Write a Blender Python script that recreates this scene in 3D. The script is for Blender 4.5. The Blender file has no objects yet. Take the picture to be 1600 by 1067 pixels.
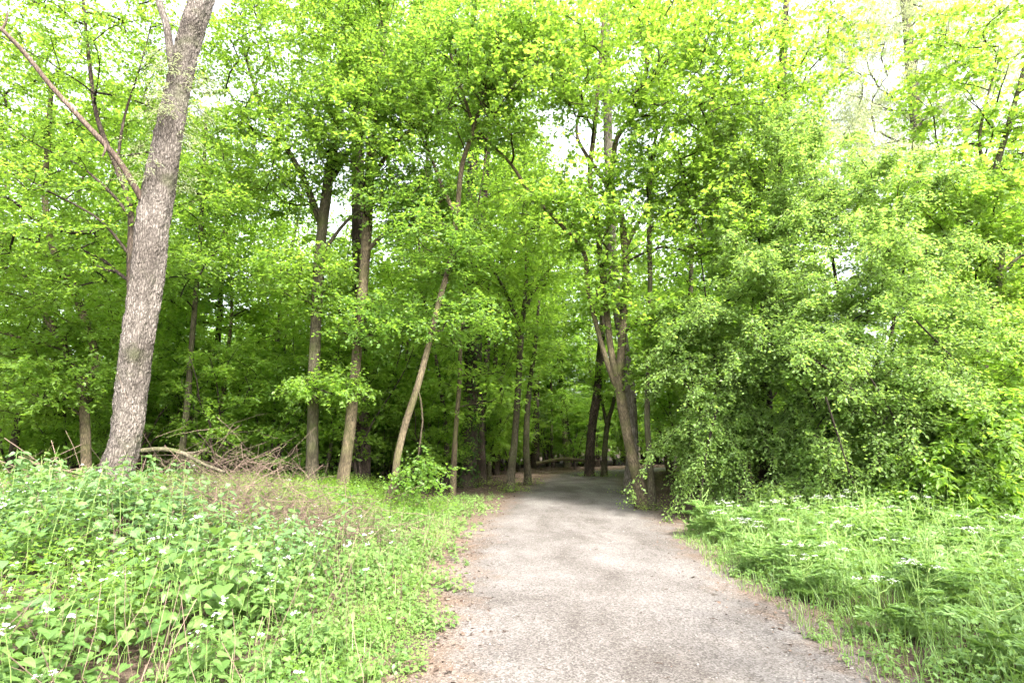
import bpy, math, random
import numpy as np
from mathutils import Vector

# ------------------------------------------------------------------ camera, world, sun, exposure
scene = bpy.context.scene
COL = scene.collection
EYE = 1.6
PITCH = math.radians(10.0)
LENS = 20.0
FPX = 1600 * LENS / 36.0
cam_d = bpy.data.cameras.new("camera")
cam_d.lens = LENS
cam_d.sensor_width = 36
cam_d.clip_start = 0.05
cam_d.clip_end = 600
cam = bpy.data.objects.new("camera", cam_d)
COL.objects.link(cam)
cam.location = (0, 0, EYE)
cam.rotation_euler = (math.radians(90) + PITCH, 0, 0)
scene.camera = cam

SUN_EL, SUN_AZ = math.radians(50), math.radians(148)      # azimuth clockwise from +Y (the view)
world = bpy.data.worlds.new("World")
scene.world = world
world.use_nodes = True
wn, wl = world.node_tree.nodes, world.node_tree.links
wn.clear()
sky = wn.new("ShaderNodeTexSky")
sky.sky_type = 'NISHITA'
sky.sun_disc = False
sky.sun_elevation = SUN_EL
sky.sun_rotation = SUN_AZ
sky.air_density = 1.0
sky.dust_density = 6.0
sky.ozone_density = 1.0
hs = wn.new("ShaderNodeHueSaturation")
hs.inputs['Saturation'].default_value = 0.3
bg = wn.new("ShaderNodeBackground")
bg.inputs['Strength'].default_value = 0.15
wo = wn.new("ShaderNodeOutputWorld")
wl.new(sky.outputs[0], hs.inputs['Color'])
wl.new(hs.outputs[0], bg.inputs['Color'])
wl.new(bg.outputs[0], wo.inputs['Surface'])

sun_d = bpy.data.lights.new("sun", 'SUN')
sun_d.energy = 1.5
sun_d.angle = math.radians(1.5)
sun_d.color = (1.0, 0.95, 0.86)
sun = bpy.data.objects.new("sun", sun_d)
COL.objects.link(sun)
sdir = Vector((math.sin(SUN_AZ) * math.cos(SUN_EL), math.cos(SUN_AZ) * math.cos(SUN_EL), math.sin(SUN_EL)))
sun.rotation_euler = sdir.to_track_quat('Z', 'Y').to_euler()
sun.location = sdir * 60

vs = scene.view_settings
vs.view_transform = 'Standard'
vs.look = 'None'
vs.gamma = 1.0
vs.exposure = 2.98
cy = scene.cycles
cy.max_bounces = 12
cy.diffuse_bounces = 9
cy.glossy_bounces = 2
cy.transmission_bounces = 6
cy.transparent_max_bounces = 4
cy.caustics_reflective = False
cy.caustics_refractive = False
cy.use_adaptive_sampling = True
cy.adaptive_threshold = 0.02

# ------------------------------------------------------------------ helpers
rng = np.random.default_rng(7)


def nrm(v):
    v = np.asarray(v, float)
    return v / np.maximum(np.linalg.norm(v, axis=-1, keepdims=True), 1e-9)


def ray(px, py):
    u, w = (px - 800) / FPX, -(py - 533.5) / FPX
    c, s = math.cos(PITCH), math.sin(PITCH)
    return np.array([u, c - s * w, s + c * w])


def at(px, py, d):
    """point seen at a photograph pixel, d metres ahead of the viewer"""
    r = ray(px, py)
    return np.array([0, 0, EYE]) + r * (d / r[1])


def gp(px, py, z=0.0):
    """ground point seen at a photograph pixel"""
    r = ray(px, py)
    return np.array([0, 0, EYE]) + r * ((z - EYE) / r[2])


def sm(a, b, x):
    t = np.clip((x - a) / (b - a), 0, 1)
    return t * t * (3 - 2 * t)


def h(x, y):
    x, y = np.asarray(x, float), np.asarray(y, float)
    left = 0.42 * sm(-2.2, -5.0, x) * sm(2.0, 6.5, y) * (1 - 0.6 * sm(14, 24, y))
    left = left + .24 * np.exp(-((x + 4.9) / 1.3) ** 2 - ((y - 7.3) / .9) ** 2)
    return left + 0.03 * np.sin(x * 0.9 + 1.3) * np.cos(y * 0.7) * sm(2.5, 5, np.abs(x - 1.0)) \
        + 0.10 * sm(4, 9, x) * sm(3, 9, y)


class MB:
    """collects vertices and faces, then links ONE mesh object"""
    def __init__(self):
        self.v, self.f3, self.f4, self.t, self.n = [], [], [], [], 0

    def add(self, v, f3=None, f4=None, tint=0.5):
        v = np.asarray(v, np.float32).reshape(-1, 3)
        if f3 is not None and len(f3):
            self.f3.append(np.asarray(f3, np.int64).reshape(-1, 3) + self.n)
        if f4 is not None and len(f4):
            self.f4.append(np.asarray(f4, np.int64).reshape(-1, 4) + self.n)
        self.v.append(v)
        self.t.append(np.broadcast_to(np.asarray(tint, np.float32), (len(v),)))
        self.n += len(v)
        return self

    def build(self, name, mat, parent=None, origin=None, smooth=False):
        v = np.concatenate(self.v) if self.v else np.zeros((0, 3), np.float32)
        if parent is not None and origin is None:
            origin = parent['_o'] if '_o' in parent else (0, 0, 0)
        if origin is not None:
            v = v - np.asarray(origin, np.float32)
        f3 = np.concatenate(self.f3) if self.f3 else np.zeros((0, 3), np.int64)
        f4 = np.concatenate(self.f4) if self.f4 else np.zeros((0, 4), np.int64)
        me = bpy.data.meshes.new(name)
        me.vertices.add(len(v))
        me.vertices.foreach_set('co', np.ascontiguousarray(v, np.float32).ravel())
        nl = f3.size + f4.size
        me.loops.add(nl)
        me.loops.foreach_set('vertex_index', np.concatenate([f3.ravel(), f4.ravel()]).astype(np.int32))
        me.polygons.add(len(f3) + len(f4))
        st = np.concatenate([np.arange(len(f3)) * 3, f3.size + np.arange(len(f4)) * 4]).astype(np.int32)
        me.polygons.foreach_set('loop_start', st)
        me.polygons.foreach_set('use_smooth', np.full(len(st), smooth))
        a = me.attributes.new('tint', 'FLOAT', 'POINT')
        a.data.foreach_set('value', np.ascontiguousarray(np.concatenate(self.t), np.float32))
        me.update(calc_edges=True)
        me.materials.append(mat)
        o = bpy.data.objects.new(name, me)
        COL.objects.link(o)
        if parent is not None:
            o.parent = parent
        elif origin is not None:
            o.location = origin
        return o


ORIG = {}


def thing(name, label, cat, loc, group=None):
    o = bpy.data.objects.new(name, None)
    COL.objects.link(o)
    o.empty_display_size = 0.2
    o.location = loc
    ORIG[o.name] = tuple(loc)
    o['label'] = label
    o['category'] = cat
    if group:
        o['group'] = group
    return o


def part(mb, name, mat, root, smooth=False):
    return mb.build(name, mat, root, ORIG[root.name], smooth)


def stuff(o):
    o['kind'] = 'stuff'
    return o


def copy_thing(root, loc, rz=0.0, sc=1.0, label=None):
    r = root.copy()
    COL.objects.link(r)
    r.location = loc
    r.rotation_euler = (0, 0, rz)
    r.scale = (sc, sc, sc)
    if label:
        r['label'] = label
    for ch in list(root.children):
        c = ch.copy()
        COL.objects.link(c)
        c.parent = r
    return r


def tubes(mb, P, R, sides=3, tint=0.5):
    """many tubes at once: P (M,n,3), R (M,n)"""
    P = np.asarray(P, float)
    M, n, _ = P.shape
    if M == 0:
        return
    T = np.empty_like(P)
    T[:, 1:-1] = P[:, 2:] - P[:, :-2]
    T[:, 0] = P[:, 1] - P[:, 0]
    T[:, -1] = P[:, -1] - P[:, -2]
    T = nrm(T)
    ref = np.where(np.abs(T[:, :1, 2:3]) > 0.8, np.array([[[1.0, 0, 0]]]), np.array([[[0, 0, 1.0]]]))
    A = nrm(np.cross(T, np.broadcast_to(ref, T.shape)))
    B = np.cross(T, A)
    an = np.arange(sides) * 2 * math.pi / sides
    ring = A[:, :, None] * np.cos(an)[None, None, :, None] + B[:, :, None] * np.sin(an)[None, None, :, None]
    V = P[:, :, None] + ring * np.asarray(R)[:, :, None, None]
    i = np.arange(n - 1)[:, None] * sides
    j = np.arange(sides)[None]
    j2 = (j + 1) % sides
    q = np.stack([i + j, i + j2, i + sides + j2, i + sides + j], -1).reshape(-1, 4)
    f = (np.arange(M)[:, None, None] * n * sides + q[None]).reshape(-1, 4)
    mb.add(V, f4=f, tint=tint)


def tube(mb, pts, rad, sides=8, tint=0.5):
    tubes(mb, np.asarray(pts)[None], np.asarray(rad)[None], sides, tint)


def resample(pts, vals, step):
    pts, vals = np.asarray(pts, float), np.asarray(vals, float)
    # Catmull-Rom through the points
    n = len(pts)
    ext = np.vstack([2 * pts[0] - pts[1], pts, 2 * pts[-1] - pts[-2]])
    op, ov = [], []
    for k in range(n - 1):
        p0, p1, p2, p3 = ext[k:k + 4]
        m = max(1, int(np.linalg.norm(p2 - p1) / step))
        t = (np.arange(m) / m)[:, None]
        op.append(0.5 * (2 * p1 + (p2 - p0) * t + (2 * p0 - 5 * p1 + 4 * p2 - p3) * t * t + (3 * p1 - p0 - 3 * p2 + p3) * t ** 3))
        ov.append(vals[k] + (vals[k + 1] - vals[k]) * t[:, 0])
    return np.vstack(op + [pts[-1:]]), np.concatenate(ov + [vals[-1:]])


# leaf outlines: x across, y along, z fold
def T_(v, f):
    return np.array(v, float), np.array(f)


KITE = T_([(0, 0, 0), (.33, .42, .09), (0, 1, -.05), (-.33, .42, .09)], [(0, 1, 2), (0, 2, 3)])
NARROW = T_([(0, 0, 0), (.1, .4, .02), (0, 1, -.1), (-.1, .4, .02)], [(0, 1, 2), (0, 2, 3)])
OVATE = T_([(0, 0, 0), (.31, .22, .07), (.24, .62, .06), (0, 1, -.1), (-.24, .62, .06), (-.31, .22, .07)],
           [(0, 1, 2, 3), (0, 3, 4, 5)])
MAPLE = T_([(0, 0, 0), (.30, -.04, .03), (.52, .40, .02), (.2, .47, .05), (0, 1, -.08), (-.2, .47, .05),
            (-.52, .40, .02), (-.30, -.04, .03)],
           [(0, 1, 2), (0, 2, 3), (0, 3, 4), (0, 4, 5), (0, 5, 6), (0, 6, 7)])
HEART = T_([(0, .08, 0), (.22, -.06, .04), (.44, .14, .08), (.40, .36, .07), (.26, .66, .04), (0, 1.02, -.1),
            (-.26, .66, .04), (-.40, .36, .07), (-.44, .14, .08), (-.22, -.06, .04)],
           [(0, 1, 2), (0, 2, 3), (0, 3, 4), (0, 4, 5), (0, 5, 6), (0, 6, 7), (0, 7, 8), (0, 8, 9)])


def nettle_tmpl():
    v = [(0, 0, 0)]
    prof = [.20, .33, .30, .36, .25, .29, .17, .19, .08]
    ys = [.02, .14, .24, .34, .46, .56, .68, .78, .88]
    for x, y in zip(prof, ys):
        v.append((x, y, .06))
    v.append((0, 1.0, -.12))
    for x, y in zip(prof[::-1], ys[::-1]):
        v.append((-x, y, .06))
    m = len(v)
    v.append((0, .5, -.02))
    f = [(k, (k + 1) % m, m) for k in range(m)]
    return T_(v, f)


NETTLE = nettle_tmpl()
PETAL = T_([(-.5, -.15, 0), (.5, -.15, 0), (.5, .15, 0), (-.5, .15, 0), (-.15, -.5, .02), (.15, -.5, .02), (.15, .5, .02), (-.15, .5, .02)],
           [(0, 1, 2, 3), (4, 5, 6, 7)])


def put_leaves(mb, P, D, N, S, tint, tm):
    P, D, N = np.asarray(P, float), nrm(D), np.asarray(N, float)
    if len(P) == 0:
        return
    X = nrm(np.cross(D, N))
    Z = np.cross(X, D)
    tv, tf = tm
    S = np.broadcast_to(np.asarray(S, float), (len(P),))
    V = P[:, None] + S[:, None, None] * (X[:, None] * tv[None, :, 0:1] + D[:, None] * tv[None, :, 1:2] + Z[:, None] * tv[None, :, 2:3])
    F = (np.arange(len(P))[:, None, None] * len(tv) + tf[None]).reshape(-1, tf.shape[1])
    t = np.repeat(np.broadcast_to(np.asarray(tint, float), (len(P),)), len(tv))
    if tf.shape[1] == 3:
        mb.add(V, f3=F, tint=t)
    else:
        mb.add(V, f4=F, tint=t)


def rotz(v, a):
    c, s = np.cos(a), np.sin(a)
    return np.stack([v[..., 0] * c - v[..., 1] * s, v[..., 0] * s + v[..., 1] * c, v[..., 2]], -1)


UP = np.array([0, 0, 1.0])


def sprays(leafmb, twigmb, r, tips, dirs, nsub, nleaf, L, size, tm, droop=.12, wide=1.4, flat=.22, nj=.4, twig_r=.004):
    M = len(tips)
    if M == 0:
        return
    K = M * nsub
    d = np.repeat(nrm(dirs * np.array([1, 1, .55])), nsub, 0)
    d = rotz(d, r.uniform(-wide, wide, K))
    d[:, 2] = d[:, 2] * .5 + r.normal(0, flat, K) - droop * .6
    d = nrm(d)
    Lk = L * r.uniform(.55, 1.25, K)
    s = np.repeat(tips, nsub, 0) - np.repeat(nrm(dirs), nsub, 0) * (r.uniform(0, .75, K) * L)[:, None]
    t = np.linspace(0, 1, 4)[None, :, None]
    P = s[:, None] + d[:, None] * Lk[:, None, None] * t - UP * (droop * Lk)[:, None, None] * t * t
    if twigmb is not None:
        tubes(twigmb, P, np.array([1, .8, .55, .25])[None] * np.full((K, 1), twig_r), 3, 0)
    t = (np.arange(nleaf)[None] + r.uniform(0, 1, (K, nleaf))) / nleaf * .92 + .08
    p = s[:, None] + d[:, None] * (Lk[:, None] * t)[..., None] - UP * ((droop * Lk)[:, None] * t * t)[..., None]
    side = np.where(np.arange(nleaf) % 2 == 0, 1.0, -1.0)[None, :, None]
    p = p + r.normal(0, .05 * L, p.shape)
    lat = nrm(np.cross(d, UP))[:, None] * side
    ld = d[:, None] * r.uniform(.25, .9, (K, nleaf, 1)) + lat * r.uniform(.4, 1, (K, nleaf, 1)) + r.normal(0, .4, (K, nleaf, 3)) - UP * (.12 + droop * .8)
    ln = UP + r.normal(0, nj, (K, nleaf, 3))
    sz = size * r.uniform(.45, 1.3, (K, nleaf))
    ti = np.repeat(r.uniform(.1, .9, M), nsub)[:, None] * .6 + r.uniform(0, .4, (K, nleaf))
    put_leaves(leafmb, p.reshape(-1, 3), ld.reshape(-1, 3), ln.reshape(-1, 3), sz.ravel(), ti.ravel(), tm)


def ell(r, c, rad, n, hollow=.35):
    """n evenly spread points in an ellipsoid, fewer near its middle"""
    q = nrm(r.normal(0, 1, (n * 3, 3))) * (r.uniform(hollow ** 3, 1, n * 3) ** (1 / 3))[:, None]
    keep = [0]
    for i in range(1, len(q)):
        if len(keep) >= n:
            break
        if np.min(np.sum((q[keep] - q[i]) ** 2, 1)) > (1.15 / n ** (1 / 3)) ** 2 * .55:
            keep.append(i)
    return np.asarray(c) + q[keep] * np.asarray(rad)


def grow(r, stems, attr, skip=0.0, tip=.006, lift=.12):
    """branches from the stems to every attractor; returns branch polylines and their tips"""
    pos, par, srad = [], [], []
    for pts, rad in stems:
        q, rr = resample(pts, rad, .3)
        for k in range(len(q)):
            pos.append(q[k]); par.append(-1); srad.append(rr[k])
    zmin = skip
    pos = np.array(pos); ns = len(pos)
    ok = np.ones(ns, bool)
    ok[pos[:, 2] < zmin] = False
    if not ok.any():
        ok[:] = True
    A = attr
    dist = np.array([np.min(np.linalg.norm(pos[ok] - a, axis=1)) for a in A])
    A = A[np.argsort(dist)]
    cap = ns + len(A) * 16
    PO = np.zeros((cap, 3)); PO[:ns] = pos
    PA = np.full(cap, -1); OK = np.zeros(cap, bool); OK[:ns] = ok
    n = ns
    br = []
    for a in A:
        dv = a - PO[:n]
        dd = np.linalg.norm(dv, axis=1)
        hd = np.linalg.norm(dv[:, :2], axis=1)
        cost = dd + .9 * np.maximum(0, .35 * hd - dv[:, 2]) + np.where(OK[:n], 0, 1e6)
        s = int(np.argmin(cost))
        L = dd[s]
        if L < .12:
            continue
        m = int(min(14, max(3, math.ceil(L / .3))))
        c = PO[s] + .5 * dv[s] + np.array([0, 0, lift * L]) + r.normal(0, .09 * L, 3)
        t = (np.arange(1, m + 1) / m)[:, None]
        path = (1 - t) ** 2 * PO[s] + 2 * t * (1 - t) * c + t * t * a
        path[:-1] += r.normal(0, .02 * min(L, 1.5), (m - 1, 3))
        ids = np.arange(n, n + m)
        PO[ids] = path; OK[ids] = True
        PA[ids[0]] = s; PA[ids[1:]] = ids[:-1]
        n += m
        br.append((s, ids))
    cnt = np.zeros(n)
    for s, ids in br:
        k = ids[-1]
        while k >= 0:
            cnt[k] += 1
            k = PA[k]
    out, tips, dirs = [], [], []
    for s, ids in br:
        idx = np.concatenate([[s], ids])
        rr = tip * np.maximum(cnt[idx], 1) ** .55
        rr[0] = rr[1]
        cap_r = srad[s] * .75 if s < ns else 9
        rr = np.minimum(rr, cap_r) * np.linspace(1, .85, len(rr))
        rr[-1] = tip * .6
        out.append((PO[idx], rr))
        tips.append(PO[ids[-1]])
        dirs.append(PO[ids[-1]] - PO[ids[-2]])
    return out, np.array(tips), np.array(dirs)


# ------------------------------------------------------------------ materials
def new_mat(name):
    m = bpy.data.materials.new(name)
    m.use_nodes = True
    nt = m.node_tree
    nt.nodes.clear()
    out = nt.nodes.new('ShaderNodeOutputMaterial')
    return m, nt, out


def ramp(nt, stops):
    n = nt.nodes.new('ShaderNodeValToRGB')
    cr = n.color_ramp
    cr.elements[0].position, cr.elements[0].color = stops[0][0], (*stops[0][1], 1)
    cr.elements[1].position, cr.elements[1].color = stops[1][0], (*stops[1][1], 1)
    for p, c in stops[2:]:
        e = cr.elements.new(p)
        e.color = (*c, 1)
    return n


def leaf_mat(name, dark, light, through, tmix=.42, rough=.42, spec=.35):
    m, nt, out = new_mat(name)
    N, L = nt.nodes, nt.links
    at_ = N.new('ShaderNodeAttribute'); at_.attribute_name = 'tint'
    mx = N.new('ShaderNodeMix'); mx.data_type = 'RGBA'
    mx.inputs[6].default_value = (*dark, 1); mx.inputs[7].default_value = (*light, 1)
    L.new(at_.outputs['Fac'], mx.inputs[0])
    geo = N.new('ShaderNodeNewGeometry')
    pale = N.new('ShaderNodeMix'); pale.data_type = 'RGBA'          # underside of a leaf is paler
    pale.inputs[7].default_value = (light[0] * 1.15 + .01, light[1] * 1.1 + .01, light[2] * 1.5 + .015, 1)
    L.new(mx.outputs[2], pale.inputs[6])
    mm = N.new('ShaderNodeMath'); mm.operation = 'MULTIPLY'; mm.inputs[1].default_value = .45
    L.new(geo.outputs['Backfacing'], mm.inputs[0]); L.new(mm.outputs[0], pale.inputs[0])
    b = N.new('ShaderNodeBsdfPrincipled')
    b.inputs['Roughness'].default_value = rough
    b.inputs['Specular IOR Level'].default_value = spec
    L.new(pale.outputs[2], b.inputs['Base Color'])
    tr = N.new('ShaderNodeBsdfTranslucent')
    tc = N.new('ShaderNodeMix'); tc.data_type = 'RGBA'
    tc.inputs[6].default_value = (*[x * .75 for x in through], 1); tc.inputs[7].default_value = (*through, 1)
    L.new(at_.outputs['Fac'], tc.inputs[0]); L.new(tc.outputs[2], tr.inputs['Color'])
    ms = N.new('ShaderNodeMixShader'); ms.inputs[0].default_value = tmix
    L.new(b.outputs[0], ms.inputs[1]); L.new(tr.outputs[0], ms.inputs[2])
    L.new(ms.outputs[0], out.inputs['Surface'])
    return m


def bark_mat(name, dark, light, moss=None, scale=1.0, bump=.6, ridge=9.0, mossamt=.5):
    m, nt, out = new_mat(name)
    N, L = nt.nodes, nt.links
    tc = N.new('ShaderNodeTexCoord')
    mp = N.new('ShaderNodeMapping'); mp.inputs['Scale'].default_value = (ridge * scale, ridge * scale, ridge * scale * .22)
    L.new(tc.outputs['Object'], mp.inputs[0])
    n0 = N.new('ShaderNodeTexNoise'); n0.inputs['Scale'].default_value = 1.3; n0.inputs['Detail'].default_value = 3
    L.new(mp.outputs[0], n0.inputs[0])
    ad = N.new('ShaderNodeMix'); ad.data_type = 'RGBA'; ad.blend_type = 'ADD'; ad.inputs[0].default_value = .6
    L.new(mp.outputs[0], ad.inputs[6]); L.new(n0.outputs['Color'], ad.inputs[7])
    vo = N.new('ShaderNodeTexVoronoi'); vo.feature = 'DISTANCE_TO_EDGE'; vo.inputs['Scale'].default_value = 2.2
    L.new(ad.outputs[2], vo.inputs[0])
    n1 = N.new('ShaderNodeTexNoise'); n1.inputs['Scale'].default_value = 5; n1.inputs['Detail'].default_value = 6
    n1.inputs['Roughness'].default_value = .7
    L.new(mp.outputs[0], n1.inputs[0])
    mu = N.new('ShaderNodeMath'); mu.operation = 'MULTIPLY_ADD'; mu.inputs[1].default_value = 1.5; 
    L.new(vo.outputs['Distance'], mu.inputs[0]); L.new(n1.outputs['Fac'], mu.inputs[2])
    cr = ramp(nt, [(.42, dark), (.95, light)])
    L.new(mu.outputs[0], cr.inputs[0])
    col = cr.outputs[0]
    if moss:
        n2 = N.new('ShaderNodeTexNoise'); n2.inputs['Scale'].default_value = 2.2; n2.inputs['Detail'].default_value = 5
        L.new(tc.outputs['Object'], n2.inputs[0])
        r2 = ramp(nt, [(.62 - .3 * mossamt, (0, 0, 0)), (.85 - .25 * mossamt, (1, 1, 1))])
        L.new(n2.outputs['Fac'], r2.inputs[0])
        mx = N.new('ShaderNodeMix'); mx.data_type = 'RGBA'; mx.inputs[7].default_value = (*moss, 1)
        L.new(r2.outputs[0], mx.inputs[0]); L.new(col, mx.inputs[6])
        col = mx.outputs[2]
    b = N.new('ShaderNodeBsdfPrincipled')
    b.inputs['Roughness'].default_value = .9
    b.inputs['Specular IOR Level'].default_value = .15
    n5 = N.new('ShaderNodeTexNoise'); n5.inputs['Scale'].default_value = 1.7; n5.inputs['Detail'].default_value = 5
    L.new(tc.outputs['Object'], n5.inputs[0])
    r5 = ramp(nt, [(.32, (.55, .53, .5)), (.68, (1.25, 1.25, 1.22))])
    L.new(n5.outputs['Fac'], r5.inputs[0])
    m5 = N.new('ShaderNodeMix'); m5.data_type = 'RGBA'; m5.blend_type = 'MULTIPLY'; m5.inputs[0].default_value = 1
    L.new(col, m5.inputs[6]); L.new(r5.outputs[0], m5.inputs[7]); col = m5.outputs[2]
    at_ = N.new('ShaderNodeAttribute'); at_.attribute_name = 'tint'     # low tint darkens branch colour to stand in for backlighting
    tm_ = N.new('ShaderNodeMath'); tm_.operation = 'MULTIPLY_ADD'; tm_.inputs[1].default_value = 1.1; tm_.inputs[2].default_value = .45
    L.new(at_.outputs['Fac'], tm_.inputs[0])
    vm = N.new('ShaderNodeVectorMath'); vm.operation = 'SCALE'
    L.new(col, vm.inputs[0]); L.new(tm_.outputs[0], vm.inputs['Scale'])
    col = vm.outputs[0]
    L.new(col, b.inputs['Base Color'])
    bp = N.new('ShaderNodeBump'); bp.inputs['Strength'].default_value = bump; bp.inputs['Distance'].default_value = .03
    L.new(mu.outputs[0], bp.inputs['Height']); L.new(bp.outputs[0], b.inputs['Normal'])
    L.new(b.outputs[0], out.inputs['Surface'])
    return m


def plain_mat(name, c1, c2, rough=.85, scale=6.0, trans=0.0):
    m, nt, out = new_mat(name)
    N, L = nt.nodes, nt.links
    at_ = N.new('ShaderNodeAttribute'); at_.attribute_name = 'tint'
    mx = N.new('ShaderNodeMix'); mx.data_type = 'RGBA'
    mx.inputs[6].default_value = (*c1, 1); mx.inputs[7].default_value = (*c2, 1)
    L.new(at_.outputs['Fac'], mx.inputs[0])
    b = N.new('ShaderNodeBsdfPrincipled')
    b.inputs['Roughness'].default_value = rough
    b.inputs['Specular IOR Level'].default_value = .25
    L.new(mx.outputs[2], b.inputs['Base Color'])
    L.new(b.outputs[0], out.inputs['Surface'])
    return m


def ground_mat(name, stops, chip, gravel=False):
    m, nt, out = new_mat(name)
    N, L = nt.nodes, nt.links
    tc = N.new('ShaderNodeTexCoord')
    n1 = N.new('ShaderNodeTexNoise'); n1.inputs['Scale'].default_value = .9; n1.inputs['Detail'].default_value = 8
    n1.inputs['Roughness'].default_value = .65
    L.new(tc.outputs['Object'], n1.inputs[0])
    vo = N.new('ShaderNodeTexVoronoi'); vo.inputs['Scale'].default_value = chip
    L.new(tc.outputs['Object'], vo.inputs[0])
    n3 = N.new('ShaderNodeTexNoise'); n3.inputs['Scale'].default_value = chip * .7; n3.inputs['Detail'].default_value = 4
    L.new(tc.outputs['Object'], n3.inputs[0])
    sep = N.new('ShaderNodeSeparateColor')
    L.new(vo.outputs['Color'], sep.inputs[0])
    a = N.new('ShaderNodeMath'); a.operation = 'MULTIPLY_ADD'; a.inputs[1].default_value = .45
    L.new(sep.outputs[0], a.inputs[0])
    b_ = N.new('ShaderNodeMath'); b_.operation = 'MULTIPLY'; b_.inputs[1].default_value = .55
    L.new(n1.outputs['Fac'], b_.inputs[0]); L.new(b_.outputs[0], a.inputs[2])
    cr = ramp(nt, stops)
    L.new(a.outputs[0], cr.inputs[0])
    col = cr.outputs[0]
    b = N.new('ShaderNodeBsdfPrincipled'); b.inputs['Roughness'].default_value = .95
    b.inputs['Specular IOR Level'].default_value = .1
    if gravel:
        # bare gravel in the middle, brown earth towards the edges (tint = 0 middle .. 1 edge)
        at_ = N.new('ShaderNodeAttribute'); at_.attribute_name = 'tint'
        n4 = N.new('ShaderNodeTexNoise'); n4.inputs['Scale'].default_value = 2.2; n4.inputs['Detail'].default_value = 9
        n4.inputs['Roughness'].default_value = .72
        L.new(tc.outputs['Object'], n4.inputs[0])
        s = N.new('ShaderNodeMath'); s.operation = 'MULTIPLY_ADD'; s.inputs[1].default_value = .9
        s.inputs[2].default_value = -.45
        L.new(n4.outputs['Fac'], s.inputs[0])
        ad = N.new('ShaderNodeMath'); ad.operation = 'ADD'
        L.new(s.outputs[0], ad.inputs[0]); L.new(at_.outputs['Fac'], ad.inputs[1])
        r2 = ramp(nt, [(.52, (0, 0, 0)), (.86, (1, 1, 1))])
        L.new(ad.outputs[0], r2.inputs[0])
        dirt = ramp(nt, [(.25, (.045, .030, .022)), (.75, (.15, .11, .082))])
        L.new(a.outputs[0], dirt.inputs[0])
        n6 = N.new('ShaderNodeTexNoise'); n6.inputs['Scale'].default_value = .55; n6.inputs['Detail'].default_value = 7
        n6.inputs['Roughness'].default_value = .68; n6.inputs['Distortion'].default_value = .6
        mp6 = N.new('ShaderNodeMapping'); mp6.inputs['Scale'].default_value = (1.6, .7, 1)   # worn and washed along the way
        L.new(tc.outputs['Object'], mp6.inputs[0]); L.new(mp6.outputs[0], n6.inputs[0])
        r6 = ramp(nt, [(.36, (.66, .63, .60)), (.64, (1.16, 1.15, 1.14))])
        L.new(n6.outputs['Fac'], r6.inputs[0])
        m6 = N.new('ShaderNodeMix'); m6.data_type = 'RGBA'; m6.blend_type = 'MULTIPLY'; m6.inputs[0].default_value = 1
        L.new(col, m6.inputs[6]); L.new(r6.outputs[0], m6.inputs[7]); col = m6.outputs[2]
        mx = N.new('ShaderNodeMix'); mx.data_type = 'RGBA'
        L.new(r2.outputs[0], mx.inputs[0]); L.new(col, mx.inputs[6]); L.new(dirt.outputs[0], mx.inputs[7])
        col = mx.outputs[2]
    L.new(col, b.inputs['Base Color'])
    bp = N.new('ShaderNodeBump'); bp.inputs['Strength'].default_value = .5; bp.inputs['Distance'].default_value = .012
    ah = N.new('ShaderNodeMath'); ah.operation = 'ADD'
    L.new(vo.outputs['Distance'], ah.inputs[0]); L.new(n3.outputs['Fac'], ah.inputs[1])
    L.new(ah.outputs[0], bp.inputs['Height']); L.new(bp.outputs[0], b.inputs['Normal'])
    L.new(b.outputs[0], out.inputs['Surface'])
    return m


M_MAPLE = leaf_mat('maple_leaf', (.082, .15, .022), (.14, .23, .04), (.385, .60, .058), .58)
M_MAPLE_D = leaf_mat('field_maple_leaf', (.07, .14, .025), (.12, .21, .04), (.345, .56, .058), .57)
M_LIME = leaf_mat('lime_leaf', (.085, .16, .022), (.145, .24, .04), (.40, .62, .06), .57)
M_HAW = leaf_mat('hawthorn_leaf', (.105, .178, .045), (.19, .285, .08), (.40, .60, .10), .56)
M_SHADE = leaf_mat('hazel_leaf', (.07, .135, .025), (.12, .205, .038), (.37, .58, .058), .58)
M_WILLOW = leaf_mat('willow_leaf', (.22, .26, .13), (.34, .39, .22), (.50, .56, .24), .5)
M_IVY = leaf_mat('ivy_leaf', (.025, .06, .015), (.06, .12, .025), (.14, .25, .03), .25, .6, .1)
M_NETTLE = leaf_mat('nettle_leaf', (.05, .105, .038), (.105, .185, .065), (.20, .34, .08), .33)
M_MUSTARD = leaf_mat('mustard_leaf', (.046, .102, .024), (.13, .215, .056), (.22, .375, .06), .34)
M_VERGE = leaf_mat('verge_leaf', (.06, .125, .03), (.16, .26, .072), (.28, .46, .07), .36)
M_GRASS = leaf_mat('grass_blade', (.07, .15, .028), (.16, .265, .055), (.30, .46, .07), .35)
M_STEM = plain_mat('green_stem', (.12, .2, .05), (.22, .30, .09))
M_WHITE = plain_mat('white_petal', (.78, .78, .74), (.85, .85, .83), .6)
M_TWIG = plain_mat('dry_twig', (.055, .037, .027), (.16, .115, .085))
M_LITTER = plain_mat('dead_leaf', (.035, .022, .016), (.15, .105, .08))
M_STONE = plain_mat('stone', (.05, .043, .038), (.22, .205, .19))
M_BARK_BIG = bark_mat('rough_grey_bark', (.045, .038, .033), (.185, .162, .146), (.075, .08, .045), 1.6, .8, 9.0, .28)
M_BARK_MOSS = bark_mat('mossy_bark', (.04, .033, .021), (.15, .12, .078), (.08, .085, .03), 1.6, .5, 9.0, .45)
M_BARK_BROWN = bark_mat('brown_bark', (.032, .028, .019), (.112, .098, .066), (.062, .072, .026), 1.4, .5, 9.0, .5)
M_BARK_DARK = bark_mat('dark_bark', (.02, .016, .013), (.08, .06, .048), (.035, .045, .015), 1.2, .7, 8.0, .2)
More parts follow.
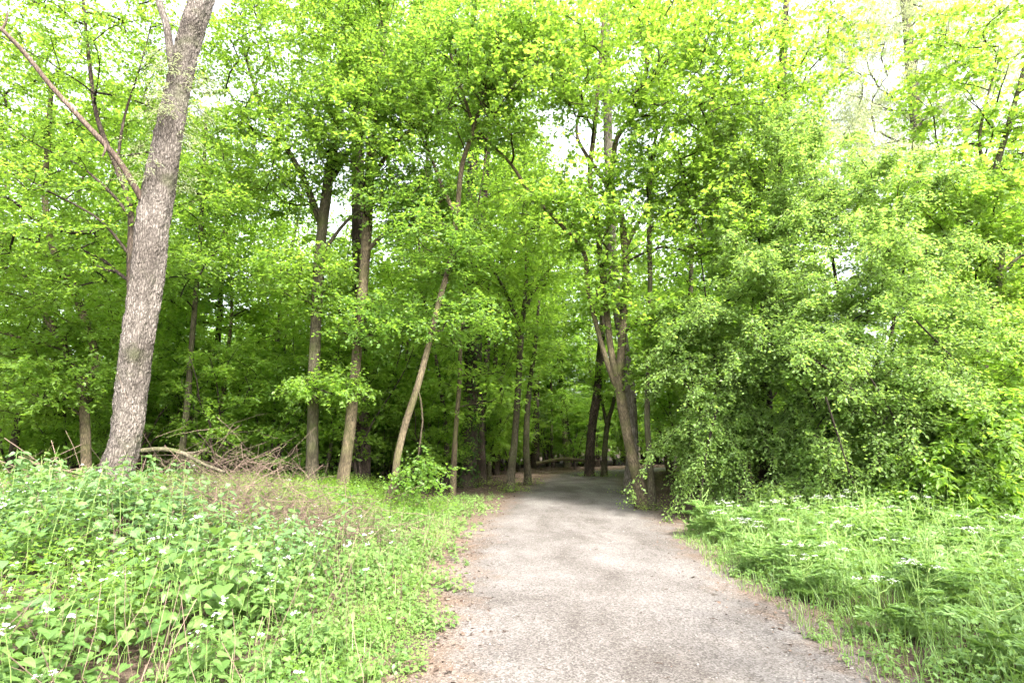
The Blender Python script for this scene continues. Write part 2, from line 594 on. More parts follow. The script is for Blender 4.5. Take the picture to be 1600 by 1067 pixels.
M_BARK_PALE = bark_mat('pale_bark', (.055, .048, .038), (.17, .15, .125), (.08, .085, .045), 1.2, .4, 7.0, .2)
M_BRANCH = bark_mat('branch_bark', (.035, .028, .02), (.13, .10, .07), (.07, .075, .03), 2.0, .3, 10.0, .25)
M_DEADWOOD = bark_mat('dead_wood', (.04, .028, .022), (.12, .09, .072), None, 1.5, .4, 9.0)
M_GROUND = ground_mat('woodland_soil', [(.2, (.028, .019, .014)), (.8, (.10, .072, .055))], 34)
M_GRAVEL = ground_mat('path_gravel', [(.12, (.036, .031, .0285)), (.42, (.088, .080, .076)), (.8, (.17, .16, .154))], 75, True)
M_MEADOW = ground_mat('meadow_grass', [(.2, (.13, .19, .04)), (.8, (.24, .31, .08))], 20)

# ------------------------------------------------------------------ the setting: ground, path, meadow
def grid(name, xs, ys, zf, mat, tint=None):
    X, Y = np.meshgrid(xs, ys)
    V = np.stack([X, Y, zf(X, Y)], -1).reshape(-1, 3)
    nx, ny = len(xs), len(ys)
    i = (np.arange(ny - 1)[:, None] * nx + np.arange(nx - 1)[None]).ravel()
    o = MB().add(V, f4=np.stack([i, i + 1, i + nx + 1, i + nx], -1)).build(name, mat, smooth=True)
    o['kind'] = 'structure'
    return o


xs = np.concatenate([[-400, -200, -100, -60], np.arange(-40, 40.1, .5), [60, 100, 200, 400]])
ys = np.concatenate([[-400, -100, -30], np.arange(-10, 60.1, .5), [80, 120, 200, 400]])
grid('ground', xs, ys, h, M_GROUND)

# path edges read off the photograph, then carried on behind the viewer and round the bend
LE = np.array([gp(*p)[:2] for p in [(672, 1067), (694, 960), (716, 880), (745, 822), (790, 781), (838, 751), (868, 740)]])
RE = np.array([gp(*p)[:2] for p in [(1352, 1067), (1185, 950), (1082, 873), (1030, 822), (1003, 791), (985, 768), (973, 752)]])
d0 = (LE[0] - LE[1]); d0 /= np.linalg.norm(d0)
d1 = (RE[0] - RE[1]); d1 /= np.linalg.norm(d1)
LE = np.vstack([LE[0] + np.array([-.1, -9.0]), LE[0] + np.array([-.05, -4.0]), LE])
RE = np.vstack([RE[0] + np.array([.1, -9.0]), RE[0] + np.array([.05, -4.0]), RE])
LE = np.vstack([LE, [3.5, 32.0], [6.3, 33.8], [12, 35.3], [24, 36.5]])
RE = np.vstack([RE, [5.6, 28.6], [7.8, 31.0], [13, 32.7], [24, 34]])
z1 = np.zeros(len(LE))
Lp, _ = resample(np.c_[LE, z1], z1, 5)
n_ = 14
Lr = np.vstack([np.linspace(0, 1, n_)[:, None] * (LE[k + 1] - LE[k]) + LE[k] for k in range(len(LE) - 1)])
Rr = np.vstack([np.linspace(0, 1, n_)[:, None] * (RE[k + 1] - RE[k]) + RE[k] for k in range(len(RE) - 1)])


def smooth_line(a, k=9):
    ker = np.ones(k) / k
    pad = np.vstack([np.repeat(a[:1], k // 2, 0), a, np.repeat(a[-1:], k // 2, 0)])
    return np.stack([np.convolve(pad[:, c], ker, 'valid') for c in (0, 1)], -1)


Lr, Rr = smooth_line(Lr), smooth_line(Rr)
PATH_C = (Lr + Rr) / 2
PATH_W = np.linalg.norm(Rr - Lr, axis=1) / 2


def path_dist(x, y):
    """distance from the path's edge, negative on the path; and the side (-1 left, 1 right)"""
    x, y = np.atleast_1d(x), np.atleast_1d(y)
    out, side = np.empty(len(x)), np.empty(len(x))
    for a in range(0, len(x), 4000):
        q = np.stack([x[a:a + 4000], y[a:a + 4000]], -1)
        dd = np.linalg.norm(q[:, None] - PATH_C[None], axis=2)
        k = np.argmin(dd - PATH_W[None], 1)
        out[a:a + 4000] = dd[np.arange(len(q)), k] - PATH_W[k]
        side[a:a + 4000] = np.where(np.linalg.norm(q - Lr[k], axis=1) < np.linalg.norm(q - Rr[k], axis=1), -1, 1)
    return out, side


nu = 17
u = np.linspace(-.30, 1.16, nu)
PV = Lr[:, None] + (Rr - Lr)[:, None] * u[None, :, None]
ed = np.clip(np.abs(u - .5) * 2, 0, 1.4)
jit = np.interp(np.arange(len(Lr)), np.arange(0, len(Lr), 2), rng.normal(0, .05, len(np.arange(0, len(Lr), 2))))
PV[:, 0, 0] += jit
PV[:, -1, 0] -= jit
crown = .035 * (1 - np.clip(np.abs(u - .5) * 2, 0, 1) ** 2)
Z = h(PV[..., 0], PV[..., 1]) + .006 + crown[None]
V = np.concatenate([PV, Z[..., None]], -1).reshape(-1, 3)
ny = len(Lr)
ii = (np.arange(ny - 1)[:, None] * nu + np.arange(nu - 1)[None]).ravel()
tn = (np.clip(np.where(u < .5, (.5 - u) * 1.5, (u - .5) * 1.25), 0, 1.0)[None] + 0.06 * sm(14, 24, Lr[:, 1:2])).ravel()
po = MB().add(V, f4=np.stack([ii, ii + 1, ii + nu + 1, ii + nu], -1), tint=tn).build('path', M_GRAVEL, smooth=True)
po['kind'] = 'structure'

grid('meadow', np.concatenate([np.linspace(-150, -15, 40)]), np.linspace(15, 150, 40), lambda x, y: h(x, y) + .03, M_MEADOW)
# ------------------------------------------------------------------ trees
def stem_from_px(pts, d, hw, to_ground=True, flare=1.25):
    """trunk centre line through photograph pixels at depth d (number or per-point list)"""
    n = len(pts)
    ds = np.full(n, d, float) if np.isscalar(d) else np.asarray(d, float)
    if len(hw) == 2:
        hws = np.linspace(hw[0], hw[1], n)
    else:
        hws = np.asarray(hw, float)
    P, R = [], []
    f = np.array([0, math.cos(PITCH), math.sin(PITCH)])
    for (px, py), dd, w in zip(pts, ds, hws):
        q = at(px, py, dd)
        P.append(q)
        R.append(w / FPX * float(np.dot(q - np.array([0, 0, EYE]), f)) / math.sqrt(1 + ((px - 800) / FPX) ** 2))
    if to_ground:
        b = np.array(P[0])
        g = float(h(b[0], b[1]))
        if b[2] < g + .15:
            P[0][2] = g - .12
            R[0] *= flare
        else:
            P.insert(0, np.array([b[0] + (b[0] - P[1][0]) * .15, b[1], g - .12]))
            R.insert(0, R[0] * flare)
    return np.array(P), np.array(R)


def trunk_mesh(mb, P, R, sides=14, rough=.05, step=.15):
    q, rr = resample(P, R, step)
    n = len(q)
    V0 = MB()
    tube(V0, q, rr, sides)
    v = V0.v[0].reshape(n, sides, 3).astype(float)
    c = q[:, None]
    ph = rng.uniform(0, 6.28, 4)
    an = np.arange(sides)[None] * 2 * math.pi / sides
    zz = np.arange(n)[:, None] * step
    low = np.exp(-zz / .5)
    k = 1 + rough * (np.sin(an * 3 + zz * 1.1 + ph[0]) + .7 * np.sin(an * 5 - zz * 1.7 + ph[1]) + .6 * np.sin(an * 2 + zz * 2.9 + ph[2])) \
        + low * .12 * np.sin(an * 4 + ph[3]) + rng.normal(0, rough * .25, (n, sides))
    v = c + (v - c) * k[..., None]
    mb.add(v, f4=V0.f4[0])


def tree(name, label, d, trunk, hw, crowns, leafm, barkm, limbs=(), tm=KITE, size=.09, nsub=6, nleaf=12, L=.75,
         group=None, cat='tree', seed=1, skip=2.5, droop=.12, sides=14, twigs=True, tip=.006, nj=.6, extra=None, flat=.34):
    r = np.random.default_rng(seed)
    P, R = stem_from_px(trunk, d, hw)
    root = thing(name, label, cat, tuple(P[0] + np.array([0, 0, .12])), group)
    tb = MB()
    trunk_mesh(tb, P, R, sides)
    stems = [(P, R)]
    for lp, lh in limbs:
        lP, lR = stem_from_px(lp, d, lh, to_ground=False)
        if np.isscalar(d) and len(lP) > 2:            # limbs lean towards or away from the viewer too
            lP[:, 1] += np.linspace(0, 1, len(lP)) ** 1.5 * r.uniform(-1.2, 1.2)
        trunk_mesh(tb, lP, lR, max(6, sides - 5), .03)
        stems.append((lP, lR))
    att = []
    for c in crowns:
        px, py, dd, rx, ry, rz, n = c
        att.append(ell(r, at(px, py, dd), (rx, ry, rz), n))
    if att:
        att = np.vstack(att)
        att = att[att[:, 2] > h(att[:, 0], att[:, 1]) + .35]
        br, tips, dirs = grow(r, stems, att, skip, tip)
        bm = tb
        for p, rad in br:
            tube(bm, p, rad, 5, 0)
        lm = MB()
        sprays(lm, bm if twigs else None, r, tips, dirs, nsub, int(nleaf * 1.5), L, size * 1.25, tm, droop, nj=nj, flat=flat)
        part(lm, 'crown', leafm, root)
    part(tb, 'trunk', barkm, root, True)
    return root, P, R

# --- the big rough-barked willow on the left
bigP = [(168, 770), (195, 690), (210, 580), (228, 450), (238, 350), (259, 240), (276, 150), (294, 70), (320, -20), (350, -150), (380, -300)]
bigHW = [37, 28, 26, 24.5, 25.5, 23.5, 21, 21, 19, 15, 10]
P, R = stem_from_px(bigP, 9.5, bigHW, flare=1.2)
big = thing('willow_tree', 'thick leaning tree with deeply furrowed grey bark and a bare dead limb', 'tree', tuple(P[0] + np.array([0, 0, .12])))


def furrowed(P, R, sides=150, step=.02):
    q, rr = resample(P, R, step)
    n = len(q)
    t0 = MB()
    tube(t0, q, rr, sides)
    v = t0.v[0].reshape(n, sides, 3).astype(float)
    an = np.arange(sides) / sides
    zz = np.arange(n) * step
    A, Zg = np.meshgrid(an, zz)
    r = np.random.default_rng(5)
    # interlacing long ridges: distance to nearest of scattered elongated cells (wraps round the trunk)
    m = 1900
    ca, cz = r.uniform(0, 1, m), r.uniform(-.3, zz[-1] + .3, m)
    circ, sz = 2.4, .42
    f1 = np.full(A.shape, 9.0); f2 = np.full(A.shape, 9.0)
    wob = .012 * np.sin(Zg * 9 + A * 18.85) + .009 * np.sin(Zg * 23 + 3 + A * 43.98) + .006 * np.sin(Zg * 47 + A * 62.8)
    for a0, z0 in zip(ca, cz):
        lo, hi = np.searchsorted(zz, [z0 - .8, z0 + .8])
        if hi <= lo:
            continue
        da = np.abs(A[lo:hi] + wob[lo:hi] - a0); da = np.minimum(da, 1 - da)
        dd = np.sqrt((da * circ / .062) ** 2 + ((Zg[lo:hi] - z0) / sz) ** 2)
        a1, a2 = f1[lo:hi], f2[lo:hi]
        new2 = np.where(dd < a1, a1, np.minimum(a2, dd))
        f1[lo:hi] = np.minimum(a1, dd); f2[lo:hi] = new2
    edge = np.clip((f2 - f1) * 1.6, 0, 1)
    dep = .030 * (edge ** .7 - .6) + r.normal(0, .0022, A.shape)
    low = np.exp(-Zg / .45)
    big_ = .022 * np.sin(A * 12.56 + Zg * .8) + .015 * np.sin(A * 31.4 - Zg * 1.3) + low * .06 * np.sin(A * 6.283 * 5 + 1)
    c = q[:, None]
    k = np.linalg.norm(v - c, axis=2)
    v = c + (v - c) * (1 + (dep + big_) / np.maximum(k, .1))[..., None]
    return MB().add(v, f4=t0.f4[0])


part(furrowed(P, R), 'trunk', M_BARK_BIG, big, True)
lb = MB()
lp, lr = stem_from_px([(222, 312), (208, 288), (180, 245), (130, 190), (80, 135), (40, 85), (2, 46), (-40, 15), (-90, -30)], [9.4, 9.3, 9.2, 9.0, 8.8, 8.7, 8.6, 8.5, 8.4],
                      [6.5, 6, 5.2, 5, 4.6, 4.3, 4, 3.5, 2.5], to_ground=False)
trunk_mesh(lb, lp, lr, 10, .06, .06)
for (a, b_, w) in (((3, 48), (12, 20), 3), ((165, 225), (160, 245), 2.5)):
    q, rr = stem_from_px([a, ((a[0] + b_[0]) / 2 + 2, (a[1] + b_[1]) / 2), b_], 8.7, [w, w * .6], to_ground=False)
    trunk_mesh(lb, q, rr, 6, .05, .05)
o = part(lb, 'dead_limb', M_DEADWOOD, big, True)
o['label'] = 'bare reddish brown limb without leaves'
fb = MB()
fk, fr = stem_from_px([(272, 118), (266, 80), (260, 40), (248, 0), (238, -60), (215, -160)], 9.4, [8, 7, 6, 6, 5, 3], to_ground=False)
trunk_mesh(fb, fk, fr, 10, .05, .08)
part(fb, 'limb', M_BARK_BIG, big, True)
r = np.random.default_rng(11)
att = np.vstack([ell(r, at(400, -330, 10.5), (3.6, 3.2, 2.6), 120), ell(r, at(150, -260, 9.5), (2.0, 2.0, 1.5), 50)])
br, tips, dirs = grow(r, [(P[5:], R[5:]), (fk, fr)], att, 6)
bm, lm = MB(), MB()
for p, rad in br:
    tube(bm, p, rad, 5)
sprays(lm, bm, r, tips, dirs, 6, 16, .9, .09, NARROW, .45)
# young shoots sprouting from the bark
q, rr = resample(P, R, .05)
sel = q[(q[:, 2] > 6.0) & (q[:, 2] < 8.7)]
k = r.integers(0, len(sel), 70)
an = r.uniform(0, 6.28, 70)
out = np.stack([np.cos(an), np.sin(an), r.uniform(-.2, .6, 70)], -1)
sprays(lm, bm, r, sel[k] + nrm(out) * r.uniform(.28, .62, 70)[:, None], out, 4, 12, .42, .075, NARROW, .3)
part(bm, 'branches', M_BRANCH, big, True)
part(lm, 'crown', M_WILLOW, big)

# --- trees that can be told apart, left to right
T = tree
T('maple_tree', 'forked dark tree just left of the thick furrowed trunk, mostly behind it', 12.0,
  [(196, 745), (205, 560), (204, 420), (204, 330), (182, 262), (152, 185), (140, 100), (130, 0)], [8, 2.5],
  [(110, 60, 12.5, 3.2, 2.4, 2.6, 190), (60, 330, 12.5, 2.6, 1.8, 2.2, 150), (300, 330, 13, 1.4, 1.4, 2.0, 50)], M_MAPLE, M_BARK_DARK,
  [([(204, 340), (170, 300), (110, 250), (40, 215), (-30, 170)], [3.2, 1]), ([(204, 400), (150, 340), (60, 290), (-20, 240)], [3, 1]),
   ([(182, 262), (190, 180), (205, 100), (215, 20)], [2.8, 1])], size=.075, seed=21, nleaf=13)
T('field_maple', 'low spreading tree with two leaning stems at the left edge of the photo', 15.0,
  [(135, 730), (128, 600), (100, 545), (62, 475), (22, 408), (-20, 345), (-60, 280)], [9, 4],
  [(40, 480, 15, 3.0, 2.2, 1.6, 130), (20, 600, 14.5, 2.6, 2.0, 1.0, 90), (130, 560, 15.5, 1.8, 1.6, 1.6, 60), (-60, 330, 15, 3, 2.4, 2, 90), (90, 170, 15.5, 3.2, 2.2, 2.4, 110)], M_MAPLE, M_BARK_MOSS,
  [([(128, 610), (150, 560), (120, 460), (88, 390), (78, 310), (86, 225), (95, 130)], [8, 4]),
   ([(100, 545), (60, 535), (10, 520), (-40, 500)], [4, 2])], size=.085, seed=22, skip=1.0, nleaf=13)
T('young_maple', 'thin straight stem right behind the thick furrowed trunk', 16.5,
  [(280, 740), (292, 640), (298, 560), (305, 470), (312, 380), (318, 280), (322, 180)], [6, 2.5],
  [(330, 260, 16.5, 2.2, 2.0, 2.2, 90), (310, 420, 16.5, 1.6, 1.4, 1.2, 50)], M_MAPLE_D, M_BARK_BROWN, size=.08, seed=23)
T('maple_tree', 'slender straight tree with speckled light brown bark left of the wood', 15.0,
  [(487, 752), (488, 690), (490, 600), (492, 540), (497, 450), (503, 360), (512, 285), (521, 230), (530, 160), (540, 80), (548, -10), (552, -90)],
  [10.5, 9.3, 9, 8.8, 8.8, 8.5, 8, 7.5, 6.5, 5.5, 4.5, 3],
  [(480, 60, 14.5, 3.0, 2.6, 2.8, 210), (420, 250, 14.5, 2.0, 2.0, 1.6, 100), (510, 600, 14.2, 1.1, .8, .35, 26), (470, 430, 14.5, 1.5, 1.2, .8, 45), (590, 200, 14, 1.8, 1.8, 1.6, 70)], M_MAPLE, M_BARK_BROWN,
  [([(503, 355), (487, 310), (470, 270), (440, 215), (410, 160), (390, 90)], [6, 2]), ([(512, 290), (545, 240), (580, 200), (620, 175)], [5, 2]),
   ([(500, 400), (545, 340), (590, 310)], [3.5, 1.5])], size=.085, seed=24, nleaf=13)
T('maple_tree', 'slightly leaning mossy tree touching the dark straight trunk behind it', 14.5,
  [(536, 748), (545, 680), (553, 600), (561, 520), (568, 440), (574, 350), (577, 280), (583, 190), (596, 90), (606, 0), (612, -80)],
  [10.5, 9, 8.3, 8, 8, 7.8, 7.5, 6.5, 5, 4, 3],
  [(640, 50, 14.2, 2.6, 2.4, 2.6, 170), (560, 180, 14, 1.6, 1.6, 1.4, 70), (590, 500, 14.3, 1.2, 1.0, .8, 40), (640, 300, 14, 1.4, 1.2, 1.0, 50), (660, 310, 14.5, 1.4, 1.4, .8, 40)], M_MAPLE_D, M_BARK_MOSS,
  [([(576, 390), (600, 372), (650, 360), (700, 330)], [4, 1.5]), ([(577, 285), (620, 232), (670, 208), (720, 205)], [4, 1.5])], size=.08, seed=25, nleaf=13)
T('tall_tree', 'tall dark straight trunk behind the leaning mossy tree', 18.0,
  [(567, 738), (567, 650), (566, 560), (563, 450), (560, 340), (559, 240), (556, 120), (553, 0), (550, -100)], [11.5, 11, 10.5, 10.5, 10.5, 10, 9, 8, 6],
  [(560, 20, 18, 2.8, 2.6, 2.6, 130)], M_SHADE, M_BARK_DARK, size=.1, seed=26, skip=6)
T('field_maple', 'crooked slim tree curving up to the right, standing nearest the path on the left', 13.6,
  [(606, 800), (617, 745), (622, 710), (634, 662), (652, 606), (668, 545), (685, 475), (703, 408), (714, 335), (722, 260), (741, 200), (764, 120), (778, 40), (790, -40)],
  [8, 6, 5.8, 5.6, 5.1, 4.7, 4.5, 4.3, 4.1, 3.8, 3.2, 2.7, 2, 1.4],
  [(720, 130, 13.6, 2.0, 2.0, 1.8, 110), (690, 380, 13.8, 1.3, 1.2, 1.1, 65), (655, 745, 13.3, .6, .5, .3, 12), (720, 500, 13.8, .9, .8, .7, 30), (800, 60, 13, 1.6, 1.6, 1.4, 70)], M_MAPLE_D, M_BARK_MOSS,
  [([(714, 340), (690, 290), (672, 240), (650, 190)], [4, 1.5]), ([(741, 200), (720, 140), (700, 80)], [3, 1.5])], size=.075, seed=27, nleaf=13)
ivy_root, iP, iR = T('tall_tree', 'thick dark trunk wrapped in ivy in the middle of the photo', 21.0,
  [(728, 742), (733, 680), (736, 600), (737, 500), (736, 400), (737, 300), (742, 180), (745, 60)], [16, 13.5, 11.5, 10.5, 10, 9, 7, 5],
  [(745, 120, 21, 3.2, 3.0, 3.2, 150)], M_SHADE, M_BARK_DARK, size=.11, seed=28, skip=6)
r = np.random.default_rng(3)
q, rr = resample(iP, iR, .1)
k = r.integers(0, int(len(q) * .8), 2600)
an = r.uniform(0, 6.283, 2600)
o3 = np.stack([np.cos(an), np.sin(an), np.zeros(2600)], -1)
im = MB()
put_leaves(im, q[k] + o3 * (rr[k] + r.uniform(0, .12, 2600))[:, None] + r.normal(0, .05, (2600, 3)), -UP + o3 * .5 + r.normal(0, .4, (2600, 3)), o3 + UP * .4, .1 * r.uniform(.6, 1.2, 2600), r.uniform(0, 1, 2600), MAPLE)
part(im, 'ivy', M_IVY, ivy_root)
T('tall_tree', 'dark trunk close against the ivy covered one, a little to its right', 22.0,
  [(750, 742), (748, 660), (745, 560), (752, 430), (758, 300), (765, 150)], [10, 4], [(770, 240, 22, 2.4, 2.4, 2.6, 90)], M_SHADE, M_BARK_DARK, size=.1, seed=29, skip=5)
T('young_maple', 'young tree with a fan of upright branches in the gap left of the path', 19.0,
  [(798, 742), (804, 690), (809, 620), (812, 560), (815, 512), (820, 470), (823, 410), (822, 340), (818, 270)], [6.5, 5.3, 5, 4.7, 4.3, 3.5, 3, 2.4, 1.6],
  [(815, 400, 19, 2.0, 2.0, 1.5, 90), (810, 290, 19, 1.6, 1.6, 1.4, 60)], M_LIME, M_BARK_BROWN,
  [([(815, 515), (800, 480), (782, 445), (760, 415)], [4, 1.5]), ([(818, 490), (838, 450), (866, 412)], [3.5, 1.5]), ([(812, 530), (790, 500), (765, 490)], [3, 1])], size=.085, seed=30)
T('young_maple', 'thin stem beside the fan branched young tree, paler low down', 22.0,
  [(824, 738), (822, 690), (826, 620), (836, 540), (842, 470)], [6, 2], [(840, 520, 22, 1.4, 1.4, 1.4, 40)], M_SHADE, M_BARK_BROWN, size=.09, seed=31, skip=3)
T('old_tree', 'stout ragged trunk with flaking bark at the far end of the path', 27.0,
  [(921, 731), (922, 700), (926, 660), (932, 620), (938, 560), (943, 480), (948, 360)], [7.5, 7, 7, 6.5, 6, 5, 3],
  [(940, 430, 27, 3.0, 3.0, 3.4, 130)], M_SHADE, M_BARK_DARK, size=.12, seed=32, skip=6)
T('young_maple', 'small forked stem just right of the stout ragged trunk', 27.0,
  [(944, 728), (946, 690), (950, 660), (958, 630), (965, 590)], [5, 2.5], [(960, 590, 27, 1.4, 1.4, 1.2, 40)], M_LIME, M_BARK_BROWN, [([(949, 668), (944, 645), (938, 620)], [3, 2])], size=.1, seed=33)
T('poplar_tree', 'tall pale trunk standing right behind the forked tree at the path edge', 18.0,
  [(984, 764), (989, 700), (985, 620), (976, 550), (966, 490), (957, 400), (953, 310), (950, 200), (948, 80), (946, -40)],
  [11, 9, 8.5, 8, 8, 8, 8, 7, 6, 4], [(960, 60, 18, 3.0, 2.6, 3.0, 150)], M_MAPLE, M_BARK_PALE, size=.1, seed=34, skip=6)
T('maple_tree', 'forked mossy tree leaning over the path on its right edge', 14.2,
  [(1008, 806), (1000, 762), (986, 705), (975, 650), (966, 598), (955, 550), (947, 480), (940, 420), (932, 345), (922, 275), (930, 190), (938, 90), (945, 0)],
  [13.5, 9.3, 8.4, 8, 7.5, 5.2, 4.9, 4.6, 4.4, 4.1, 3.4, 2.8, 2],
  [(960, 40, 13.4, 3.4, 2.4, 2.4, 160), (880, 340, 13.6, 1.5, 1.2, .9, 50), (960, 430, 13.6, .7, .6, .8, 24), (1110, 100, 12.6, 2.4, 2.0, 2.2, 95), (830, 120, 13, 2.0, 1.7, 1.7, 90), (1090, 340, 13, 1.8, 1.4, 1.1, 45), (900, 290, 13.6, 1.4, 1.2, .7, 30), (1050, 500, 13.4, 1.0, .9, .6, 36)],
  M_LIME, M_BARK_MOSS,
  [([(966, 602), (970, 560), (974, 500), (977, 440), (975, 390), (970, 340), (955, 296), (957, 255), (962, 222), (985, 190), (1001, 150), (1006, 105), (1000, 40)], [7, 2.5]),
   ([(978, 640), (955, 585), (935, 520), (918, 450), (912, 395), (874, 350), (828, 302), (799, 259), (772, 232), (740, 200), (715, 150)], [4.6, 1.4]),
   ([(976, 390), (1010, 330), (1060, 290), (1110, 270)], [4, 1.5]), ([(955, 298), (920, 240), (905, 190), (915, 120)], [4, 1.5]), ([(1000, 150), (1060, 80), (1110, 20)], [3, 1.2])],
  tm=MAPLE, size=.08, seed=35, nleaf=8, nsub=6, L=.85, skip=3.2)
T('young_maple', 'thin stem rising beside the foot of the forked mossy tree', 14.0,
  [(1020, 803), (1017, 740), (1011, 650), (1014, 560), (1016, 440), (1014, 340), (1018, 260), (1030, 180)], [6.5, 5, 4.3, 4, 4, 3.6, 3, 2],
  [(1060, 240, 13.6, 1.8, 1.6, 1.6, 80), (1040, 560, 14, .9, .9, .8, 30)], M_MAPLE, M_BARK_BROWN, tm=MAPLE, size=.075, seed=36, skip=2)
T('oak_tree', 'dark brown upright trunk deep inside the hawthorn thicket', 13.5,
  [(1196, 800), (1193, 720), (1191, 620), (1197, 520), (1208, 430), (1213, 350), (1218, 220), (1224, 80), (1230, -20)], [17, 16, 15.5, 14.5, 13, 11, 8, 6, 4],
  [(1200, 90, 13.2, 2.4, 2.2, 2.2, 105), (1130, 280, 13.6, 1.6, 1.6, 1.4, 42)], M_MAPLE, M_BARK_DARK, tm=MAPLE, size=.078, seed=37, skip=4, nleaf=9)
T('sycamore_tree', 'open crowned tree with dark forking branches at the right edge', 13.0,
  [(1512, 760), (1522, 660), (1532, 570), (1546, 490), (1558, 430), (1562, 370), (1562, 315), (1556, 270), (1572, 210), (1594, 130), (1618, 30), (1640, -60)],
  [15, 13.5, 13, 11.5, 10, 9, 8, 6.5, 5, 4, 3, 2],
  [(1560, 120, 13, 2.4, 2.2, 2.6, 150), (1470, 330, 12.4, 2.0, 1.9, 1.2, 110), (1620, 380, 12.4, 1.8, 1.8, 1.6, 90), (1560, 560, 11.8, 1.8, 1.5, 1.0, 80), (1560, 700, 11.4, 1.7, 1.3, .9, 70)],
  M_LIME, M_BARK_BROWN,
  [([(1562, 318), (1545, 275), (1530, 225), (1540, 160), (1560, 90)], [4.5, 1.5]), ([(1560, 400), (1520, 360), (1470, 335), (1420, 320)], [4.5, 1.5]), ([(1556, 440), (1600, 400), (1650, 380)], [4.5, 2]), ([(1545, 500), (1590, 515), (1650, 500)], [5, 2])],
  tm=MAPLE, size=.082, seed=38, nleaf=9, skip=1.5)
# distant pale willow, top right
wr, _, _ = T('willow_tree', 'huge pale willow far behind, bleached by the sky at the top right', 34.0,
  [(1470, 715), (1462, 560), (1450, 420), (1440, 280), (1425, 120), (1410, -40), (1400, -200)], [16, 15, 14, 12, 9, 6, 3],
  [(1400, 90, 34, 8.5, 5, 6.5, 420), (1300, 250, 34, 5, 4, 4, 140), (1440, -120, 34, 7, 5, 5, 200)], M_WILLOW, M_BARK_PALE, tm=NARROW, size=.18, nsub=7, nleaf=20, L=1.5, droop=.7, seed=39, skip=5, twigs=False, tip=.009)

# --- hawthorn thicket on the right
def bush(name, label, base, stems_px, d, crowns, leafm, seed, size=.045, nsub=6, nleaf=18, L=.6, droop=.18, tm=KITE, cat='bush', hanging=(), nj=.6, arch=150):
    r = np.random.default_rng(seed)
    g = gp(*base) if len(base) == 2 else np.array(base)
    g = np.array([g[0], g[1], float(h(g[0], g[1]))])
    root = thing(name, label, cat, tuple(g))
    tb, stems = MB(), []
    for sp, hw in stems_px:
        P, R = stem_from_px(sp, np.linspace(g[1], d, len(sp)), hw, to_ground=False)
        P = np.vstack([g + np.array([r.normal(0, .12), r.normal(0, .1), -.1]), P]); R = np.concatenate([[R[0] * 1.2], R])
        R[1:] = R[1:] * np.linspace(1, .35, len(R) - 1)
        trunk_mesh(tb, P, R, 8, .05)
        stems.append((P, R))
    att = np.vstack([ell(r, at(c[0], c[1], c[2]), c[3:6], int(c[6] * .62), .45) for c in crowns])
    att = att[att[:, 2] > h(att[:, 0], att[:, 1]) + .2]
    br, tips, dirs = grow(r, stems, att, .3, .005, .2)
    bm, lm = tb, MB()
    for p, rad in br:
        tube(bm, p, rad, 4, 0)
    sprays(lm, bm, r, tips, dirs, nsub, int(nleaf * 1.6), L, size * 1.45, tm, droop, nj=nj, flat=.26)
    pick = r.integers(0, len(tips), arch)       # long arching shoots that break the outline
    for i in pick:
        o2 = tips[i] - att.mean(0)
        o2 = nrm(o2 * np.array([1, 1, .5]) + r.normal(0, .5, 3) + np.array([-.1, -.5, .35]))
        Ls = r.uniform(.5, 1.6)
        t = np.linspace(0, 1, 9)[:, None]
        q = tips[i] + o2 * Ls * t - UP * (.55 * Ls) * t ** 2.2
        tube(bm, q, np.linspace(.006, .0015, 9), 4, .1)
        dv = nrm(np.gradient(q, axis=0))[1:]
        dv = np.repeat(dv, 2, 0)
        sprays(lm, bm, r, np.repeat(q[1:], 2, 0) + r.normal(0, .03, dv.shape), dv, 3, 9, .32, size * 1.5, tm, .3, wide=2.2, flat=.4, nj=.6)
    for hp, hd in hanging:                       # long shoots that hang out of the thicket
        q, rr = stem_from_px(hp, hd, [2.2, .8], to_ground=False)
        q, rr = resample(q, rr, .12)
        tube(bm, q, rr, 4, .3)
        dv = nrm(np.gradient(q, axis=0))
        rep = np.arange(len(q))[len(q) // 4:]
        sprays(lm, bm, r, q[rep], dv[rep] * np.array([1, 1, .3]) + r.normal(0, .3, (len(rep), 3)), 4, 9, .28, size * 1.05, tm, .5, wide=2.5, flat=.4)
    part(bm, 'stems', M_BARK_DARK, root, True)
    part(lm, 'foliage', leafm, root)
    return root


